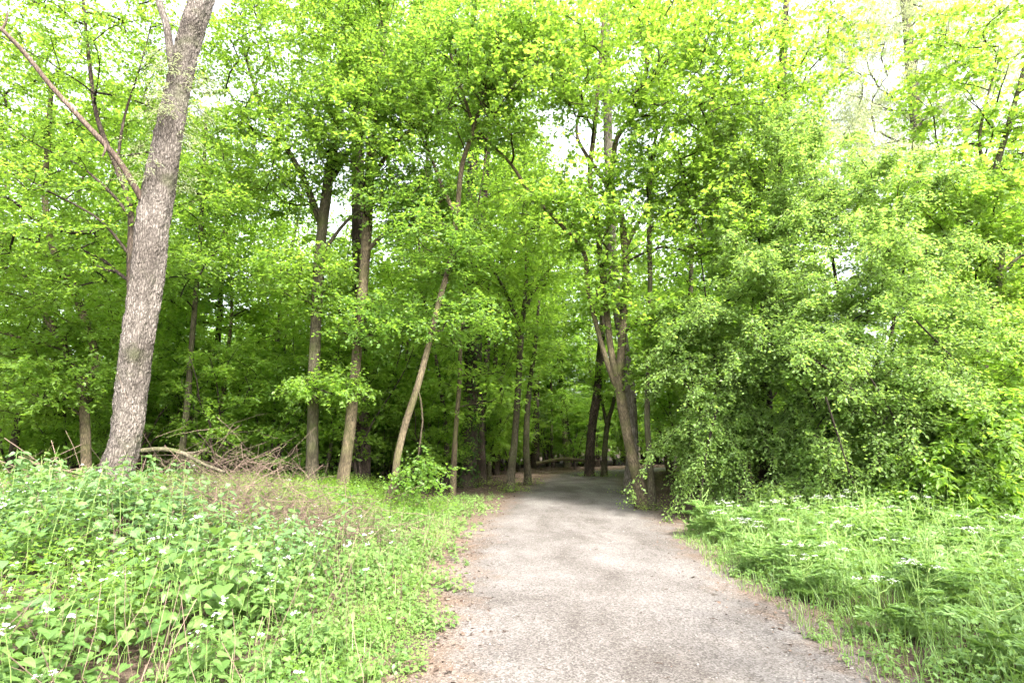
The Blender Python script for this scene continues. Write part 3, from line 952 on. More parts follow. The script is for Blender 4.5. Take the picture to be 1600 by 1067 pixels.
bush('hawthorn_bush', 'tall hawthorn with hanging sprays right of the forked tree at the path', (1140, 800),
     [([(1140, 760), (1130, 640), (1110, 520), (1095, 400)], [7, 2]), ([(1150, 740), (1165, 600), (1175, 480), (1190, 380)], [7, 2]), ([(1130, 760), (1100, 660), (1080, 590)], [5, 2])], 13.2,
     [(1110, 560, 12.8, 1.0, 1.0, 1.5, 90), (1180, 480, 12.4, 1.3, 1.1, 1.5, 130), (1130, 690, 12.6, .8, .8, 1.0, 70), (1220, 620, 12.4, 1.0, .9, 1.2, 80), (1200, 340, 12.6, 1.3, 1.1, .9, 70), (1180, 230, 12.8, 1.3, 1.0, .9, 50)], M_HAW, 51,
     hanging=[([(1190, 520), (1225, 560), (1255, 600), (1280, 640)], 11.4), ([(1120, 640), (1105, 700), (1098, 750), (1092, 785)], 11.9)])
bush('hawthorn_bush', 'broad pale green hawthorn sweeping down to the verge in the middle of the thicket', (1340, 805),
     [([(1340, 760), (1330, 640), (1320, 520), (1300, 400), (1290, 320)], [9, 3]), ([(1350, 740), (1380, 600), (1400, 480), (1420, 380)], [8, 3]), ([(1345, 760), (1420, 660), (1480, 600)], [6, 2]), ([(1335, 760), (1280, 680), (1240, 620)], [5, 2])], 12.3,
     [(1320, 420, 11.6, 1.7, 1.3, 1.3, 170), (1400, 520, 11.0, 1.6, 1.2, 1.2, 150), (1300, 570, 11.2, 1.2, 1.0, 1.0, 90), (1420, 650, 10.8, 1.3, 1.0, .9, 110), (1330, 700, 11.2, 1.0, .9, .9, 80), (1300, 280, 12, 1.5, 1.1, 1.0, 80), (1420, 300, 11.8, 1.3, 1.0, .9, 60), (1250, 770, 11.6, 1.0, .8, .5, 50), (1450, 730, 10.6, 1.0, .9, .6, 60)], M_HAW, 52,
     hanging=[([(1270, 560), (1310, 590), (1350, 625), (1385, 665)], 10.3), ([(1290, 620), (1312, 690), (1330, 745), (1352, 800)], 10.2), ([(1340, 560), (1390, 640), (1410, 700), (1378, 740)], 10.2), ([(1430, 500), (1490, 560), (1530, 600)], 10.0)])
bush('hazel_bush', 'darker leafy bush filling the right edge below the open crowned tree', (1520, 790),
     [([(1520, 750), (1510, 680), (1480, 600)], [6, 2]), ([(1530, 750), (1560, 680), (1600, 620)], [6, 2])], 12.0,
     [(1500, 690, 10.9, 1.1, .9, .8, 70), (1590, 690, 10.7, 1.1, 1.0, .9, 80), (1520, 770, 10.4, 1.2, .8, .4, 50)], M_MAPLE, 53, size=.075, nsub=5, nleaf=11, L=.6, droop=.25, tm=OVATE)

# --- the wood behind: prototypes, then copies
def proto_tree(seed, hgt, rad, lean, crown_r, low, n, leafm, barkm, size, name, label, cat, group, stems=1, nsub=6, nleaf=11, L=.9):
    r = np.random.default_rng(seed)
    root = thing(name, label, cat, (0, 0, 0), group)
    tb, ss = MB(), []
    for s in range(stems):
        a = r.uniform(0, 6.28)
        sp = 0 if stems == 1 else r.uniform(.15, .45)
        m = 7
        t = np.linspace(0, 1, m)
        hh = hgt * (1 if stems == 1 else r.uniform(.55, .95))
        P = np.stack([np.cos(a) * (lean + sp * hh) * t ** 1.3 + np.cumsum(r.normal(0, .09, m)), np.sin(a) * (lean + sp * hh) * t ** 1.3 + np.cumsum(r.normal(0, .09, m)), hh * t - .12], -1)
        R = rad * (1 - .8 * t); R[0] *= 1.3
        trunk_mesh(tb, P, R, 9, .05, .25)
        ss.append((P, R))
    top = np.mean([p[0][-1] for p in ss], 0)
    mid = np.array([top[0] * .7, top[1] * .7, (low + hgt) / 2])
    att = ell(r, mid, (crown_r, crown_r, (hgt - low) / 2 + .3), n, .3)
    att = att[att[:, 2] > .3]
    br, tips, dirs = grow(r, ss, att, low * .7)
    bm, lm = tb, MB()
    for p, rd in br:
        tube(bm, p, rd, 4, 0)
    sprays(lm, None, r, tips, dirs, nsub, nleaf, L, size, KITE, .12)
    part(bm, 'trunk' if stems == 1 else 'stems', barkm, root, True)
    part(lm, 'crown' if stems == 1 else 'foliage', leafm, root)
    return root


specs = [(61, 13, .13, .8, 2.6, 3.4, 150, M_MAPLE, M_BARK_BROWN), (62, 15, .17, .4, 2.9, 4.5, 170, M_SHADE, M_BARK_DARK), (63, 10, .08, 1.2, 2.2, 2.2, 115, M_LIME, M_BARK_MOSS),
         (64, 12, .10, 1.6, 2.5, 2.8, 135, M_MAPLE_D, M_BARK_DARK), (65, 8, .055, .6, 1.8, 1.6, 85, M_LIME, M_BARK_BROWN)]
G_L, G_R = 'slim trees in the wood left of the path', 'slim trees in the wood right of the path'
LB_L = 'slim tree among many alike in the shady wood left of the path'
LB_R = 'slim tree among many alike in the shady wood right of the path'
protos = [proto_tree(s[0], *s[1:], .145, 'woodland_tree', LB_L, 'tree', G_L) for s in specs]
sh_specs = [(71, 4.2, .05, .3, 1.7, .5, 75, M_SHADE), (72, 6.0, .06, .3, 2.0, .8, 110, M_MAPLE_D), (73, 3.0, .035, .3, 1.4, .3, 55, M_SHADE), (74, 5.0, .05, .3, 1.8, 1.0, 90, M_MAPLE)]
S_L, S_R = 'shrubs under the trees left of the path', 'shrubs under the trees right of the path'
SL_L = 'leafy many stemmed shrub in the understorey of the wood left of the path'
SL_R = 'leafy many stemmed shrub in the understorey of the wood right of the path'
shrubs = [proto_tree(s[0], s[1], s[2], s[3], s[4], s[5], s[6], s[7], M_BARK_DARK, .125, 'woodland_shrub', SL_L, 'shrub', S_L, 4, 6, 14, .7) for s in sh_specs]

pr = np.random.default_rng(91)


def scatter(n, y0, y1, gap, clear, k=.95, gaps=False):
    pts = []
    tries = 0
    while len(pts) < n and tries < n * 60:
        tries += 1
        y = pr.uniform(y0, y1)
        x = pr.uniform(-k * y - 1.5, k * y + 1.5)
        d_, s_ = path_dist(np.array([x]), np.array([y]))
        if d_[0] < clear or (x > 4.5 and y < 17) or (gaps and .5 < x / y < .74) or (x < -.74 * y and pr.uniform(0, 1) < .6):
            continue
        if any((x - a) ** 2 + (y - b) ** 2 < gap * gap for a, b, _ in pts):
            continue
        pts.append((x, y, s_[0]))
    return pts


def place_all(pts, plist, labels, groups, smin, smax):
    first = [True] * len(plist)
    for (x, y, s) in pts:
        k = int(pr.integers(0, len(plist)))
        z = float(h(x, y))
        rz, sc = float(pr.uniform(0, 6.28)), float(pr.uniform(smin, smax))
        if first[k]:
            first[k] = False
            o = plist[k]
            o.location = (x, y, z); o.rotation_euler = (0, 0, rz); o.scale = (sc, sc, sc)
        else:
            o = copy_thing(plist[k], (x, y, z), rz, sc)
        i = 0 if s < 0 else 1
        o['label'], o['group'] = labels[i], groups[i]


place_all(scatter(115, 17, 47, 1.7, 1.0, gaps=True) + [(a, b, -1) for a, b in ((-3, 44), (0.5, 46), (3.5, 44.5), (6, 47), (-6, 46), (8.5, 44.5), (1.6, 39.6), (4.0, 41), (6.2, 41.8), (-1.2, 41), (2.6, 36.4), (5.3, 37.6), (7.6, 38), (10, 40), (-2.2, 35.5), (-1.0, 31.2), (8.4, 20.5), (6.6, 24.5), (7.6, 29))], protos, (LB_L, LB_R), (G_L, G_R), .85, 1.2)
place_all(scatter(170, 17, 48, 1.35, 1.3) + [(a, b, -1) for a, b in ((-4, 45), (-1.5, 46.5), (1, 44), (2.5, 46.5), (4.5, 44.8), (7, 45), (9, 46), (11, 44.5), (5.6, 43.2), (3, 42.6), (5.9, 17.6), (7.0, 20), (7.6, 23), (8.6, 27), (0.2, 38.5), (2.4, 38), (4.6, 38.6), (6.8, 39), (9, 39.5), (-2, 38), (11.5, 40), (-1.0, 33.5), (-.2, 29), (-2.6, 30), (-3.2, 26), (-1.6, 24), (-4.6, 22), (-2.4, 20.4), (-4.6, 18.6), (-6.5, 17.8), (-8.6, 17.2))], shrubs, (SL_L, SL_R), (S_L, S_R), .7, 1.15)

for (x, y, k, sc) in ((1.2, 35.6, 1, 1.5), (3.4, 37.2, 0, 1.5), (-.8, 28.6, 3, 1.45), (-4.0, 25, 1, 1.3)):
    o = copy_thing(protos[k], (x, y, float(h(x, y))), 2.0 + x, sc, 'very tall slim tree behind the others beyond the bend of the path')
    o['group'] = 'tall trees beyond the bend of the path'
for (x, y, k, sc) in ((6.4, -1.2, 4, 1.1), (5.2, -5.5, 4, 1.1)):  # unseen trees added behind the viewer to dapple the foreground path with shade
    o = copy_thing(protos[k], (x, y, float(h(x, y))), 1.0, sc, 'unseen tree added beside the right verge to shade the foreground')
    o['group'] = 'unseen shade trees added beside the right verge'

# far edge of the wood, one mass
r = np.random.default_rng(17)
dm = MB()
nclump = 1300
y = r.uniform(50, 62, nclump); x = r.uniform(-70, 70, nclump)
top = 9 + 3 * np.sin(x * .35) + 2 * np.sin(x * .9 + 1)
c = np.stack([x, y, r.uniform(0.3, 1, nclump) * top], -1)
per = 90
p = np.repeat(c, per, 0) + r.normal(0, 1, (nclump * per, 3)) * np.array([1.1, 1.1, .6])
p[:, 2] = np.maximum(p[:, 2], .2)
put_leaves(dm, p, r.normal(0, 1, p.shape) - UP * .2, UP + r.normal(0, .5, p.shape), .24 * r.uniform(.6, 1.2, len(p)), np.repeat(r.uniform(0, .7, nclump), per) + r.uniform(0, .3, len(p)), KITE)
stuff(dm.build('distant_wood', M_LIME))

# ------------------------------------------------------------------ herbs and ground cover
def inside_left(r, n, y0, y1, x0=-11.0):
    y = y0 + (y1 - y0) * r.uniform(0, 1, n) ** 1.1
    x = r.uniform(x0, 1.5, n)
    d_, s_ = path_dist(x, y)
    return x, y, d_, s_


def herbs(leafmb, stemmb, r, x, y, hgt, K, size, tm, pet=.07, lean=.12, low=.12, opp=False, droop=.25, taper=.5, tint0=None, z0=None):
    """upright leafy plants: K leaves each round a stem"""
    n = len(x)
    if n == 0:
        return
    z = h(x, y) if z0 is None else z0
    base = np.stack([x, y, z], -1)
    ln = r.normal(0, lean, (n, 3)) * hgt[:, None]; ln[:, 2] = 0
    ts = np.linspace(0, 1, 4)[None, :, None]
    SP = base[:, None] + (UP * hgt[:, None])[:, None] * ts + ln[:, None] * ts ** 2
    if stemmb is not None:
        tubes(stemmb, SP, np.array([1, .85, .7, .45])[None] * (.0022 + .0022 * hgt)[:, None], 3, .5)
    t = low + (1 - low) * (np.arange(K)[None] + r.uniform(0, .8, (n, K))) / K
    if opp:
        t = low + (1 - low) * (np.arange(K)[None] // 2 * 2 + .8) / K + 0 * t
        az = np.pi * (np.arange(K)[None] % 2) + (np.arange(K)[None] // 2) * np.pi / 2 + r.uniform(0, 6.28, (n, 1)) + r.normal(0, .15, (n, K))
    else:
        az = 2.4 * np.arange(K)[None] + r.uniform(0, 6.28, (n, 1))
    rad = np.stack([np.cos(az), np.sin(az), 0 * az], -1)
    pl = pet * (1.25 - t) * r.uniform(.6, 1.3, (n, K)) * (hgt / hgt.mean())[:, None]
    p = base[:, None] + UP * (hgt[:, None] * t)[..., None] + ln[:, None] * (t ** 2)[..., None] + rad * pl[..., None] + UP * (pl * .4)[..., None]
    D = rad + UP * (r.normal(0, .22, (n, K)) - droop)[..., None] + r.normal(0, .15, (n, K, 3))
    N = UP + rad * .35 + r.normal(0, .28, (n, K, 3))
    S = size * (1 - taper * t) * r.uniform(.7, 1.25, (n, K)) * np.sqrt(hgt / hgt.mean())[:, None]
    ti = (r.uniform(0, .55, n) if tint0 is None else tint0)[:, None] + r.uniform(0, .45, (n, K))
    put_leaves(leafmb, p.reshape(-1, 3), D.reshape(-1, 3), N.reshape(-1, 3), S.ravel(), np.clip(ti, 0, 1).ravel(), tm)
    return SP[:, -1]


def flower_clusters(mb, r, tops, n, size, spread):
    q = np.repeat(tops, n, 0) + r.normal(0, 1, (len(tops) * n, 3)) * np.array([spread, spread, spread * .4]) + UP * .012
    put_leaves(mb, q, np.stack([r.normal(0, 1, len(q)), r.normal(0, 1, len(q)), np.zeros(len(q))], -1), UP + r.normal(0, .4, (len(q), 3)), size * r.uniform(.7, 1.2, len(q)), .5, PETAL)


BIG = np.array([P_ for P_ in [big.location[:2]]])[0]


def brush_zone(x, y):
    """1 inside the heap of dry twigs beside the thick trunk"""
    return np.clip(1.25 * np.exp(-(((x + 3.75) / 1.1) ** 2 + ((y - 8.0) / 1.35) ** 2)), 0, 1)


# garlic mustard and low leaves, left foreground
r = np.random.default_rng(101)
lm, smb, fm = MB(), MB(), MB()
x, y, d_, s_ = inside_left(r, 5200, 1.6, 13.5)
edge = .15 + .25 * np.sin(y * 2.1) + .15 * np.sin(y * 5.3 + 1)
keep = (s_ < 0) & (d_ > edge) & (r.uniform(0, 1, len(x)) > brush_zone(x, y) * .85)
x, y, d_ = x[keep], y[keep], d_[keep]
clump = .75 + .42 * np.sin(x * 2.3 + y * .7 + 1) * np.sin(y * 1.9 - x * .5) + .28 * np.sin(x * 5.1 + 2) * np.sin(y * 4.3)
bare = clump < .42
hg = (.16 + .5 * sm(.2, 2.2, d_)) * clump * r.uniform(.6, 1.25, len(x)) * (1 - .5 * sm(8.5, 11, y))
sel = ~bare | (r.uniform(0, 1, len(x)) < .3)
x, y, hg = x[sel], y[sel], hg[sel]
tops = herbs(lm, smb, r, x, y, hg, 14, .088, HEART, .075)
big_ = r.uniform(0, 1, len(x)) < .06
herbs(lm, smb, r, x[big_], y[big_], hg[big_] * 1.05, 7, .15, HEART, .1)
sel = (r.uniform(0, 1, len(tops)) < .34) & (hg > .28) & (y < 10)
flower_clusters(fm, r, tops[sel], 7, .022, .018)
# a second, darker small leaved kind in clumps, and straw coloured dead stems
x2, y2, d2, s2 = inside_left(r, 6000, 1.8, 12)
keep = (s2 < 0) & (d2 > .3) & (np.sin(x2 * 1.7 + 2) + np.sin(y2 * 2.3 + x2) > .55)
x2, y2, d2 = x2[keep], y2[keep], d2[keep]
om = MB()
herbs(om, None, r, x2, y2, (.15 + .32 * sm(.3, 1.6, d2)) * r.uniform(.6, 1.3, len(x2)), 15, .062, OVATE, .085)
stuff(om.build('ground_elder', M_MAPLE))
x2, y2, d2, s2 = inside_left(r, 900, 2.2, 10)
keep = (s2 < 0) & (d2 > .3)
b2 = np.stack([x2[keep], y2[keep], h(x2[keep], y2[keep])], -1)
n2 = len(b2)
tip2 = b2 + np.stack([r.normal(0, .2, n2), r.normal(0, .2, n2), r.uniform(.25, .8, n2)], -1)
tt2 = np.linspace(0, 1, 4)[None, :, None]
sm2 = MB()
tubes(sm2, b2[:, None] + (tip2 - b2)[:, None] * tt2 + r.normal(0, .02, (n2, 4, 3)), np.full((n2, 4), .0022), 3, np.repeat(r.uniform(.4, 1, n2), 12))
stuff(sm2.build('dry_stems', M_TWIG))
# small plants creeping over the path edge
x, y, d_, s_ = inside_left(r, 9000, 1.6, 17)
edge = -.05 + .22 * np.sin(y * 1.7) + .2 * np.sin(y * 4.1 + 2)
keep = (s_ < 0) & (d_ > edge) & (d_ < 1.8) & (r.uniform(0, 1, len(x)) < .75 * sm(edge - .1, edge + .6, d_))
x, y = x[keep], y[keep]
herbs(lm, smb, r, x, y, r.uniform(.04, .2, len(x)), 8, .068, HEART, .055, tint0=r.uniform(.2, .7, len(x)))
# yellowish chickweed patch by the path
x, y = -1.25 + r.normal(0, .38, 900), 5.0 + r.normal(0, .6, 900)
d_, s_ = path_dist(x, y)
keep = d_ > .05
x, y = x[keep], y[keep]
cm = MB()
herbs(cm, None, r, x, y, r.uniform(.05, .14, len(x)), 12, .026, OVATE, .05)
stuff(lm.build('garlic_mustard', M_MUSTARD))
stuff(smb.build('herb_stems', M_STEM))
stuff(fm.build('small_white_flowers', M_WHITE))
stuff(cm.build('chickweed', M_GRASS))
# lower, darker cover between the trunks left of the path
lm = MB()
x, y, d_, s_ = inside_left(r, 5200, 10.5, 17.5, -14)
keep = (s_ < 0) & (d_ > 1.2 + .5 * np.sin(y * 1.3) + 2.2 * sm(14, 16.5, y)) & (r.uniform(0, 1, len(x)) < 1.15 - .9 * np.exp(-((x + 2.9) / .9) ** 2 - ((y - 11.2) / .8) ** 2))
x, y = x[keep], y[keep]
herbs(lm, None, r, x, y, r.uniform(.15, .5, len(x)), 14, .065, OVATE, .1)
x, y, d_, s_ = inside_left(r, 1500, 15, 27, -18)
keep = (s_ < 0) & (d_ > 5) & (np.sin(x * .9 + 1) + np.sin(y * .8) > .1)
herbs(lm, None, r, x[keep], y[keep], r.uniform(.1, .4, keep.sum()), 12, .08, OVATE, .1)
stuff(lm.build('bramble_cover', M_MAPLE_D))

for (px, py, dd, sz, lab) in ((8, 960, 4.3, .36, 'broad grey green dock plant at the left edge of the photo'), (505, 860, 6.8, .17, 'small broad leaved dock plant among the herbs near the path')):
    r2 = np.random.default_rng(int(px))
    q = at(px, py, dd)
    g = np.array([q[0], q[1], float(h(q[0], q[1]))])
    root = thing('dock_plant', lab, 'plant', tuple(g))
    a, b_ = MB(), MB()
    herbs(a, b_, r2, g[:1], g[1:2], np.array([sz * 1.9]), 8, sz, OVATE, .12, .1, .2, droop=.1)
    part(b_, 'stem', M_STEM, root)
    part(a, 'leaves', M_NETTLE, root)
lm = MB()
for o in list(scene.objects):
    if o.parent is None and o.get('category') == 'tree' and o.name.split('.')[0] != 'woodland_tree' and o.location.y < 30:
        k = 50 if o.location.x < 0 else 22
        a = r.uniform(0, 6.283, k); rr = np.abs(r.normal(0, .35, k)) + .12
        herbs(lm, None, r, o.location.x + np.cos(a) * rr, o.location.y + np.sin(a) * rr, r.uniform(.08, .38, k), 9, .06, OVATE, .07)
stuff(lm.build('weeds', M_MAPLE))

# nettles in front of the brush heap: individual plants
def nettle_proto(seed, hgt, label):
    r = np.random.default_rng(seed)
    root = thing('stinging_nettle', label, 'nettle', (0, 0, 0), 'nettles in front of the brush heap')
    a, b_ = MB(), MB()
    herbs(a, b_, r, np.zeros(1), np.zeros(1), np.array([hgt]), 18, .135, NETTLE, .05, .1, .25, True, .32, .55, z0=np.zeros(1))
    part(b_, 'stem', M_STEM, root)
    part(a, 'foliage', M_NETTLE, root)
    return root


NL = 'grey green stinging nettle in the patch at the foot of the brush heap'
nets = [nettle_proto(110 + k, hh, NL) for k, hh in enumerate((.62, .75, .5, .68))]
pr = np.random.default_rng(5)
spots = []
while len(spots) < 170:
    yy = pr.uniform(5.7, 8.3)
    xx = pr.uniform(-6.6, -2.3)
    if (xx + 3.6) ** 2 * .8 + (yy - 8.3) ** 2 < .75 or pr.uniform(0, 1) < .6 * sm(-3.6, -2.4, xx):
        continue
    if any((xx - a) ** 2 + (yy - b) ** 2 < .03 for a, b in spots):
        continue
    spots.append((xx, yy))
for k, (xx, yy) in enumerate(spots):
    p0 = nets[k % 4]
    z = float(h(xx, yy)) - .02
    rz, sc = float(pr.uniform(0, 6.28)), float(pr.uniform(.8, 1.35))
    if k < 4:
        p0.location = (xx, yy, z); p0.rotation_euler = (0, 0, rz); p0.scale = (sc,) * 3
    else:
        copy_thing(p0, (xx, yy, z), rz, sc)

# heap of dry twigs
def twig_heap(r, n, c, rad, L, rr, flat=.5):
    m = 7
    s = c + r.normal(0, 1, (n, 3)) * np.array(rad)
    s[:, 2] = h(s[:, 0], s[:, 1]) + np.abs(r.normal(0, rad[2], n)) * np.exp(-((s[:, 0] - c[0]) / (rad[0] * 1.8)) ** 2)
    a = r.uniform(0, 6.283, n)
    d = np.stack([np.cos(a), np.sin(a) * .8, r.normal(.1, flat, n)], -1)
    ln = L * r.uniform(.4, 1.2, n)
    t = np.linspace(-.5, .5, m)[None, :, None]
    bend = r.normal(0, .35, (n, 1, 3)); bend[..., 2] = np.abs(bend[..., 2]) * -.4 + .1
    P = s[:, None] + d[:, None] * ln[:, None, None] * t + bend * ln[:, None, None] * (t ** 2 - .08) + np.cumsum(r.normal(0, .012, (n, m, 3)), 1)
    P[..., 2] = np.maximum(P[..., 2], h(P[..., 0], P[..., 1]) + .01)
    return P, rr * r.uniform(.4, 1.3, (n, 1)) * np.linspace(1, .35, m)[None]


r = np.random.default_rng(131)
hb = thing('brush_heap', 'untidy heap of dry brown twigs piled beside the thick furrowed trunk', 'brushwood', (-4.1, 8.6, float(h(-4.1, 8.6))))
mb = MB()
for args in ((2600, np.array([-4.0, 8.9, 0]), (1.05, .6, .5), .75, .0034), (170, np.array([-4.0, 8.9, 0]), (.95, .6, .45), 1.0, .0045), (70, np.array([-4.0, 8.9, 0]), (1.1, .7, .5), 1.5, .007), (900, np.array([-3.9, 7.7, 0]), (.7, .55, .2), .7, .004), (160, np.array([-2.9, 9.6, 0]), (.8, .6, .35), 1.1, .006)):
    Pt, Rt = twig_heap(r, *args)
    tubes(mb, Pt, Rt, 4, np.repeat(r.uniform(0, 1, len(Pt)), 7 * 4))
part(mb, 'twigs', M_TWIG, hb)
hb2 = thing('brush_heap', 'thin scatter of bare grey twigs leaning left of the thick trunk', 'brushwood', (-7.2, 8.8, float(h(-7.2, 8.8))))
mb = MB()
Pt, Rt = twig_heap(r, 130, np.array([-7.3, 8.8, 0]), (.9, .5, .4), 1.5, .007, .6)
tubes(mb, Pt, Rt, 4, np.repeat(r.uniform(0, 1, len(Pt)), 7 * 4))
part(mb, 'twigs', M_TWIG, hb2)


def fallen(name, label, pts, ds, hw, mat, seed, side=5):
    r = np.random.default_rng(seed)
    P, R = stem_from_px(pts, ds, hw, to_ground=False)
    root = thing(name, label, 'branch', tuple(P[0]))
    mb = MB()
    trunk_mesh(mb, P, R, 9, .06, .06)
    q, rr = resample(P, R, .1)
    for k in range(side):
        i = int(r.uniform(.25, .95) * (len(q) - 1))
        e = q[i] + r.normal(0, 1, 3) * np.array([.35, .2, .25]) + np.array([.15, 0, .1])
        tube(mb, [q[i], (q[i] + e) / 2 + r.normal(0, .04, 3), e], [rr[i] * .5, rr[i] * .35, rr[i] * .12], 5)
    part(mb, 'wood', mat, root, True)
    return root


fallen('fallen_branch', 'mossy branch lying across the brush heap from the foot of the thick trunk', [(222, 704), (255, 702), (285, 708), (318, 725), (352, 738)], [9.2, 9.1, 9.0, 8.8, 8.7], [4.6, 2.6], M_BARK_BROWN, 1)
fallen('fallen_branch', 'long bare branch slanting down left of the thick trunk', [(30, 714), (70, 730), (110, 737), (160, 752)], [8.6, 8.5, 8.4, 8.3], [3, 2.5], M_BARK_MOSS, 2)
fallen('fallen_branch', 'pale weathered stick among the nettles', [(195, 868), (235, 850), (262, 838), (290, 800)], [6.9, 7, 7.1, 7.3], [4.5, 2], M_DEADWOOD, 3)
fallen('fallen_log', 'old log lying on the leaf litter at the far left of the bend', [(838, 724), (860, 720), (885, 717), (915, 720)], [30, 30, 29.5, 29], [3, 2.4], M_BARK_MOSS, 4, 3)

# ------------------------------------------------------------------ right verge
r = np.random.default_rng(141)


def inside_right(n, y0, y1):
    y = y0 + (y1 - y0) * r.uniform(0, 1, n)
    x = r.uniform(1.5, 10.5, n)
    d_, s_ = path_dist(x, y)
    k = (s_ > 0) & (x < y * .98 + 1.2)
    return x[k], y[k], d_[k]


lm, smb = MB(), MB()
x, y, d_ = inside_right(5200, 2.0, 12.2)
keep = (d_ > .18 + .15 * np.sin(y * 2.3)) & (d_ > .9 * sm(9.5, 12, y))
x, y, d_ = x[keep], y[keep], d_[keep]
clump = .8 + .4 * np.sin(x * 2.1 + 1) * np.sin(y * 1.7 + x * .6) + .2 * np.sin(x * 5.3) * np.sin(y * 4.7)
hg = (.12 + .5 * sm(.1, 1.8, d_)) * clump * r.uniform(.6, 1.25, len(x))
herbs(lm, smb, r, x, y, hg, 13, .095, OVATE, .09)
stuff(lm.build('verge_plants', M_VERGE))
stuff(smb.build('verge_stems', M_STEM))


def grass(r, x, y, hgt, w, tint):
    n = len(x)
    a = r.uniform(0, 6.283, n)
    d = np.stack([np.cos(a), np.sin(a), 0 * a], -1)
    t = np.linspace(0, 1, 4)
    lean = r.uniform(.15, .8, n)
    base = np.stack([x, y, h(x, y)], -1)
    c = base[:, None] + UP * (hgt[:, None] * (t - .25 * t ** 2 * lean[:, None]))[..., None] + d[:, None] * (hgt[:, None] * lean[:, None] * t ** 2)[..., None]
    sd = np.stack([-np.sin(a), np.cos(a), 0 * a], -1)
    ww = w * np.array([1, .9, .6, .08])
    V = np.stack([c - sd[:, None] * ww[None, :, None], c + sd[:, None] * ww[None, :, None]], 2).reshape(n, 8, 3)
    q = np.array([(0, 1, 3, 2), (2, 3, 5, 4), (4, 5, 7, 6)])
    F = (np.arange(n)[:, None, None] * 8 + q[None]).reshape(-1, 4)
    return V, F, np.repeat(tint, 8)


gm = MB()
x, y, d_ = inside_right(42000, 2.0, 12.5)
keep = (d_ > .02 + .14 * np.sin(y * 2.3 + .5)) & (r.uniform(0, 1, len(x)) < .35 + .65 * np.exp(-d_ * 1.2)) & (d_ > 1.0 * sm(10, 12.5, y))
x, y, d_ = x[keep], y[keep], d_[keep]
hg = (.07 + .42 * sm(0, 1.3, d_)) * r.uniform(.5, 1.4, len(x))
V, F, t = grass(r, x, y, hg, .0035, r.uniform(0, 1, len(x)))
gm.add(V, f4=F, tint=t)
x, y, d_, s_ = inside_left(r, 5000, 1.6, 12, -8)
keep = (s_ < 0) & (d_ > .25)
V, F, t = grass(r, x[keep], y[keep], r.uniform(.1, .45, keep.sum()), .003, r.uniform(.3, 1, keep.sum()))
gm.add(V, f4=F, tint=t)
stuff(gm.build('grass', M_GRASS))


def parsley_leaf(lm, sm_, r, base, d, L):
    """a feathery leaf: rachis, side ribs and many small leaflets"""
    d = nrm(d)
    t = np.linspace(0, 1, 5)[:, None]
    pts = base + d * L * t - UP * (.25 * L) * t ** 2
    tube(sm_, pts, np.linspace(.003, .001, 5), 3)
    X = nrm(np.cross(d, UP))
    ps, ds = [], []
    for tt in np.linspace(.3, 1, 8):
        c = base + d * L * tt - UP * .25 * L * tt * tt
        for sgn in (-1, 1):
            w = L * .5 * (1.15 - tt)
            sd = nrm(X * sgn + d * .6)
            for u_ in np.linspace(.15, 1, 6):
                for s2 in (-1, 1):
                    ps.append(c + sd * w * u_ + r.normal(0, .004, 3)); ds.append(sd * .7 + d * s2 * .7 - UP * .15)
    ps, ds = np.array(ps), np.array(ds)
    put_leaves(lm, ps, ds, UP + r.normal(0, .3, ps.shape), .036 * r.uniform(.6, 1.2, len(ps)), r.uniform(.2, 1, len(ps)), KITE)


def parsley_proto(seed, hgt, label, flowers=True, group='cow parsley flowering in the right verge'):
    r = np.random.default_rng(seed)
    root = thing('cow_parsley', label, 'wildflower', (0, 0, 0), group)
    sb, lb_, fb_ = MB(), MB(), MB()
    top = np.array([r.normal(0, .06), r.normal(0, .06), hgt])
    tube(sb, [[0, 0, -.03], top * .4 + [.02, 0, 0], top * .75, top], [.006, .005, .004, .003], 5)
    heads = [top]
    for k in range(3):
        t = r.uniform(.5, .8)
        a = r.uniform(0, 6.28)
        e = top * t + np.array([math.cos(a) * .18, math.sin(a) * .18, hgt * (.95 - t)])
        tube(sb, [top * t, top * t + (e - top * t) * .5 + [0, 0, -.02], e], [.004, .003, .002], 4)
        heads.append(e)
    for k in range(9 if flowers else 14):
        a = 2.4 * k + r.uniform(0, .5)
        zz = hgt * r.uniform(.05, .6)
        parsley_leaf(lb_, sb, r, top * zz / hgt, np.array([math.cos(a), math.sin(a), r.uniform(.25, .8)]), r.uniform(.2, .34))
    for e in heads if flowers else []:
        tilt = r.uniform(-.5, .5)
        for k in range(9):
            a = k * 2.4
            rr = .045 * math.sqrt(k / 8.0)
            q = e + np.array([math.cos(a) * rr, math.sin(a) * rr, .032 - rr * .3 + r.normal(0, .006) + rr * tilt])
            tube(sb, [e, q], [.001, .0007], 3)
            nn = 7
            o3 = r.normal(0, .009, (nn, 3)) * np.array([1, 1, .25])
            put_leaves(fb_, q + o3, r.normal(0, 1, (nn, 3)) * np.array([1, 1, 0]), UP + r.normal(0, .25, (nn, 3)), .0085 * r.uniform(.7, 1.2, nn), .5, PETAL)
    part(sb, 'stem', M_STEM, root)
    part(lb_, 'foliage', M_VERGE, root)
    if flowers:
        part(fb_, 'flower_head', M_WHITE, root)
    return root


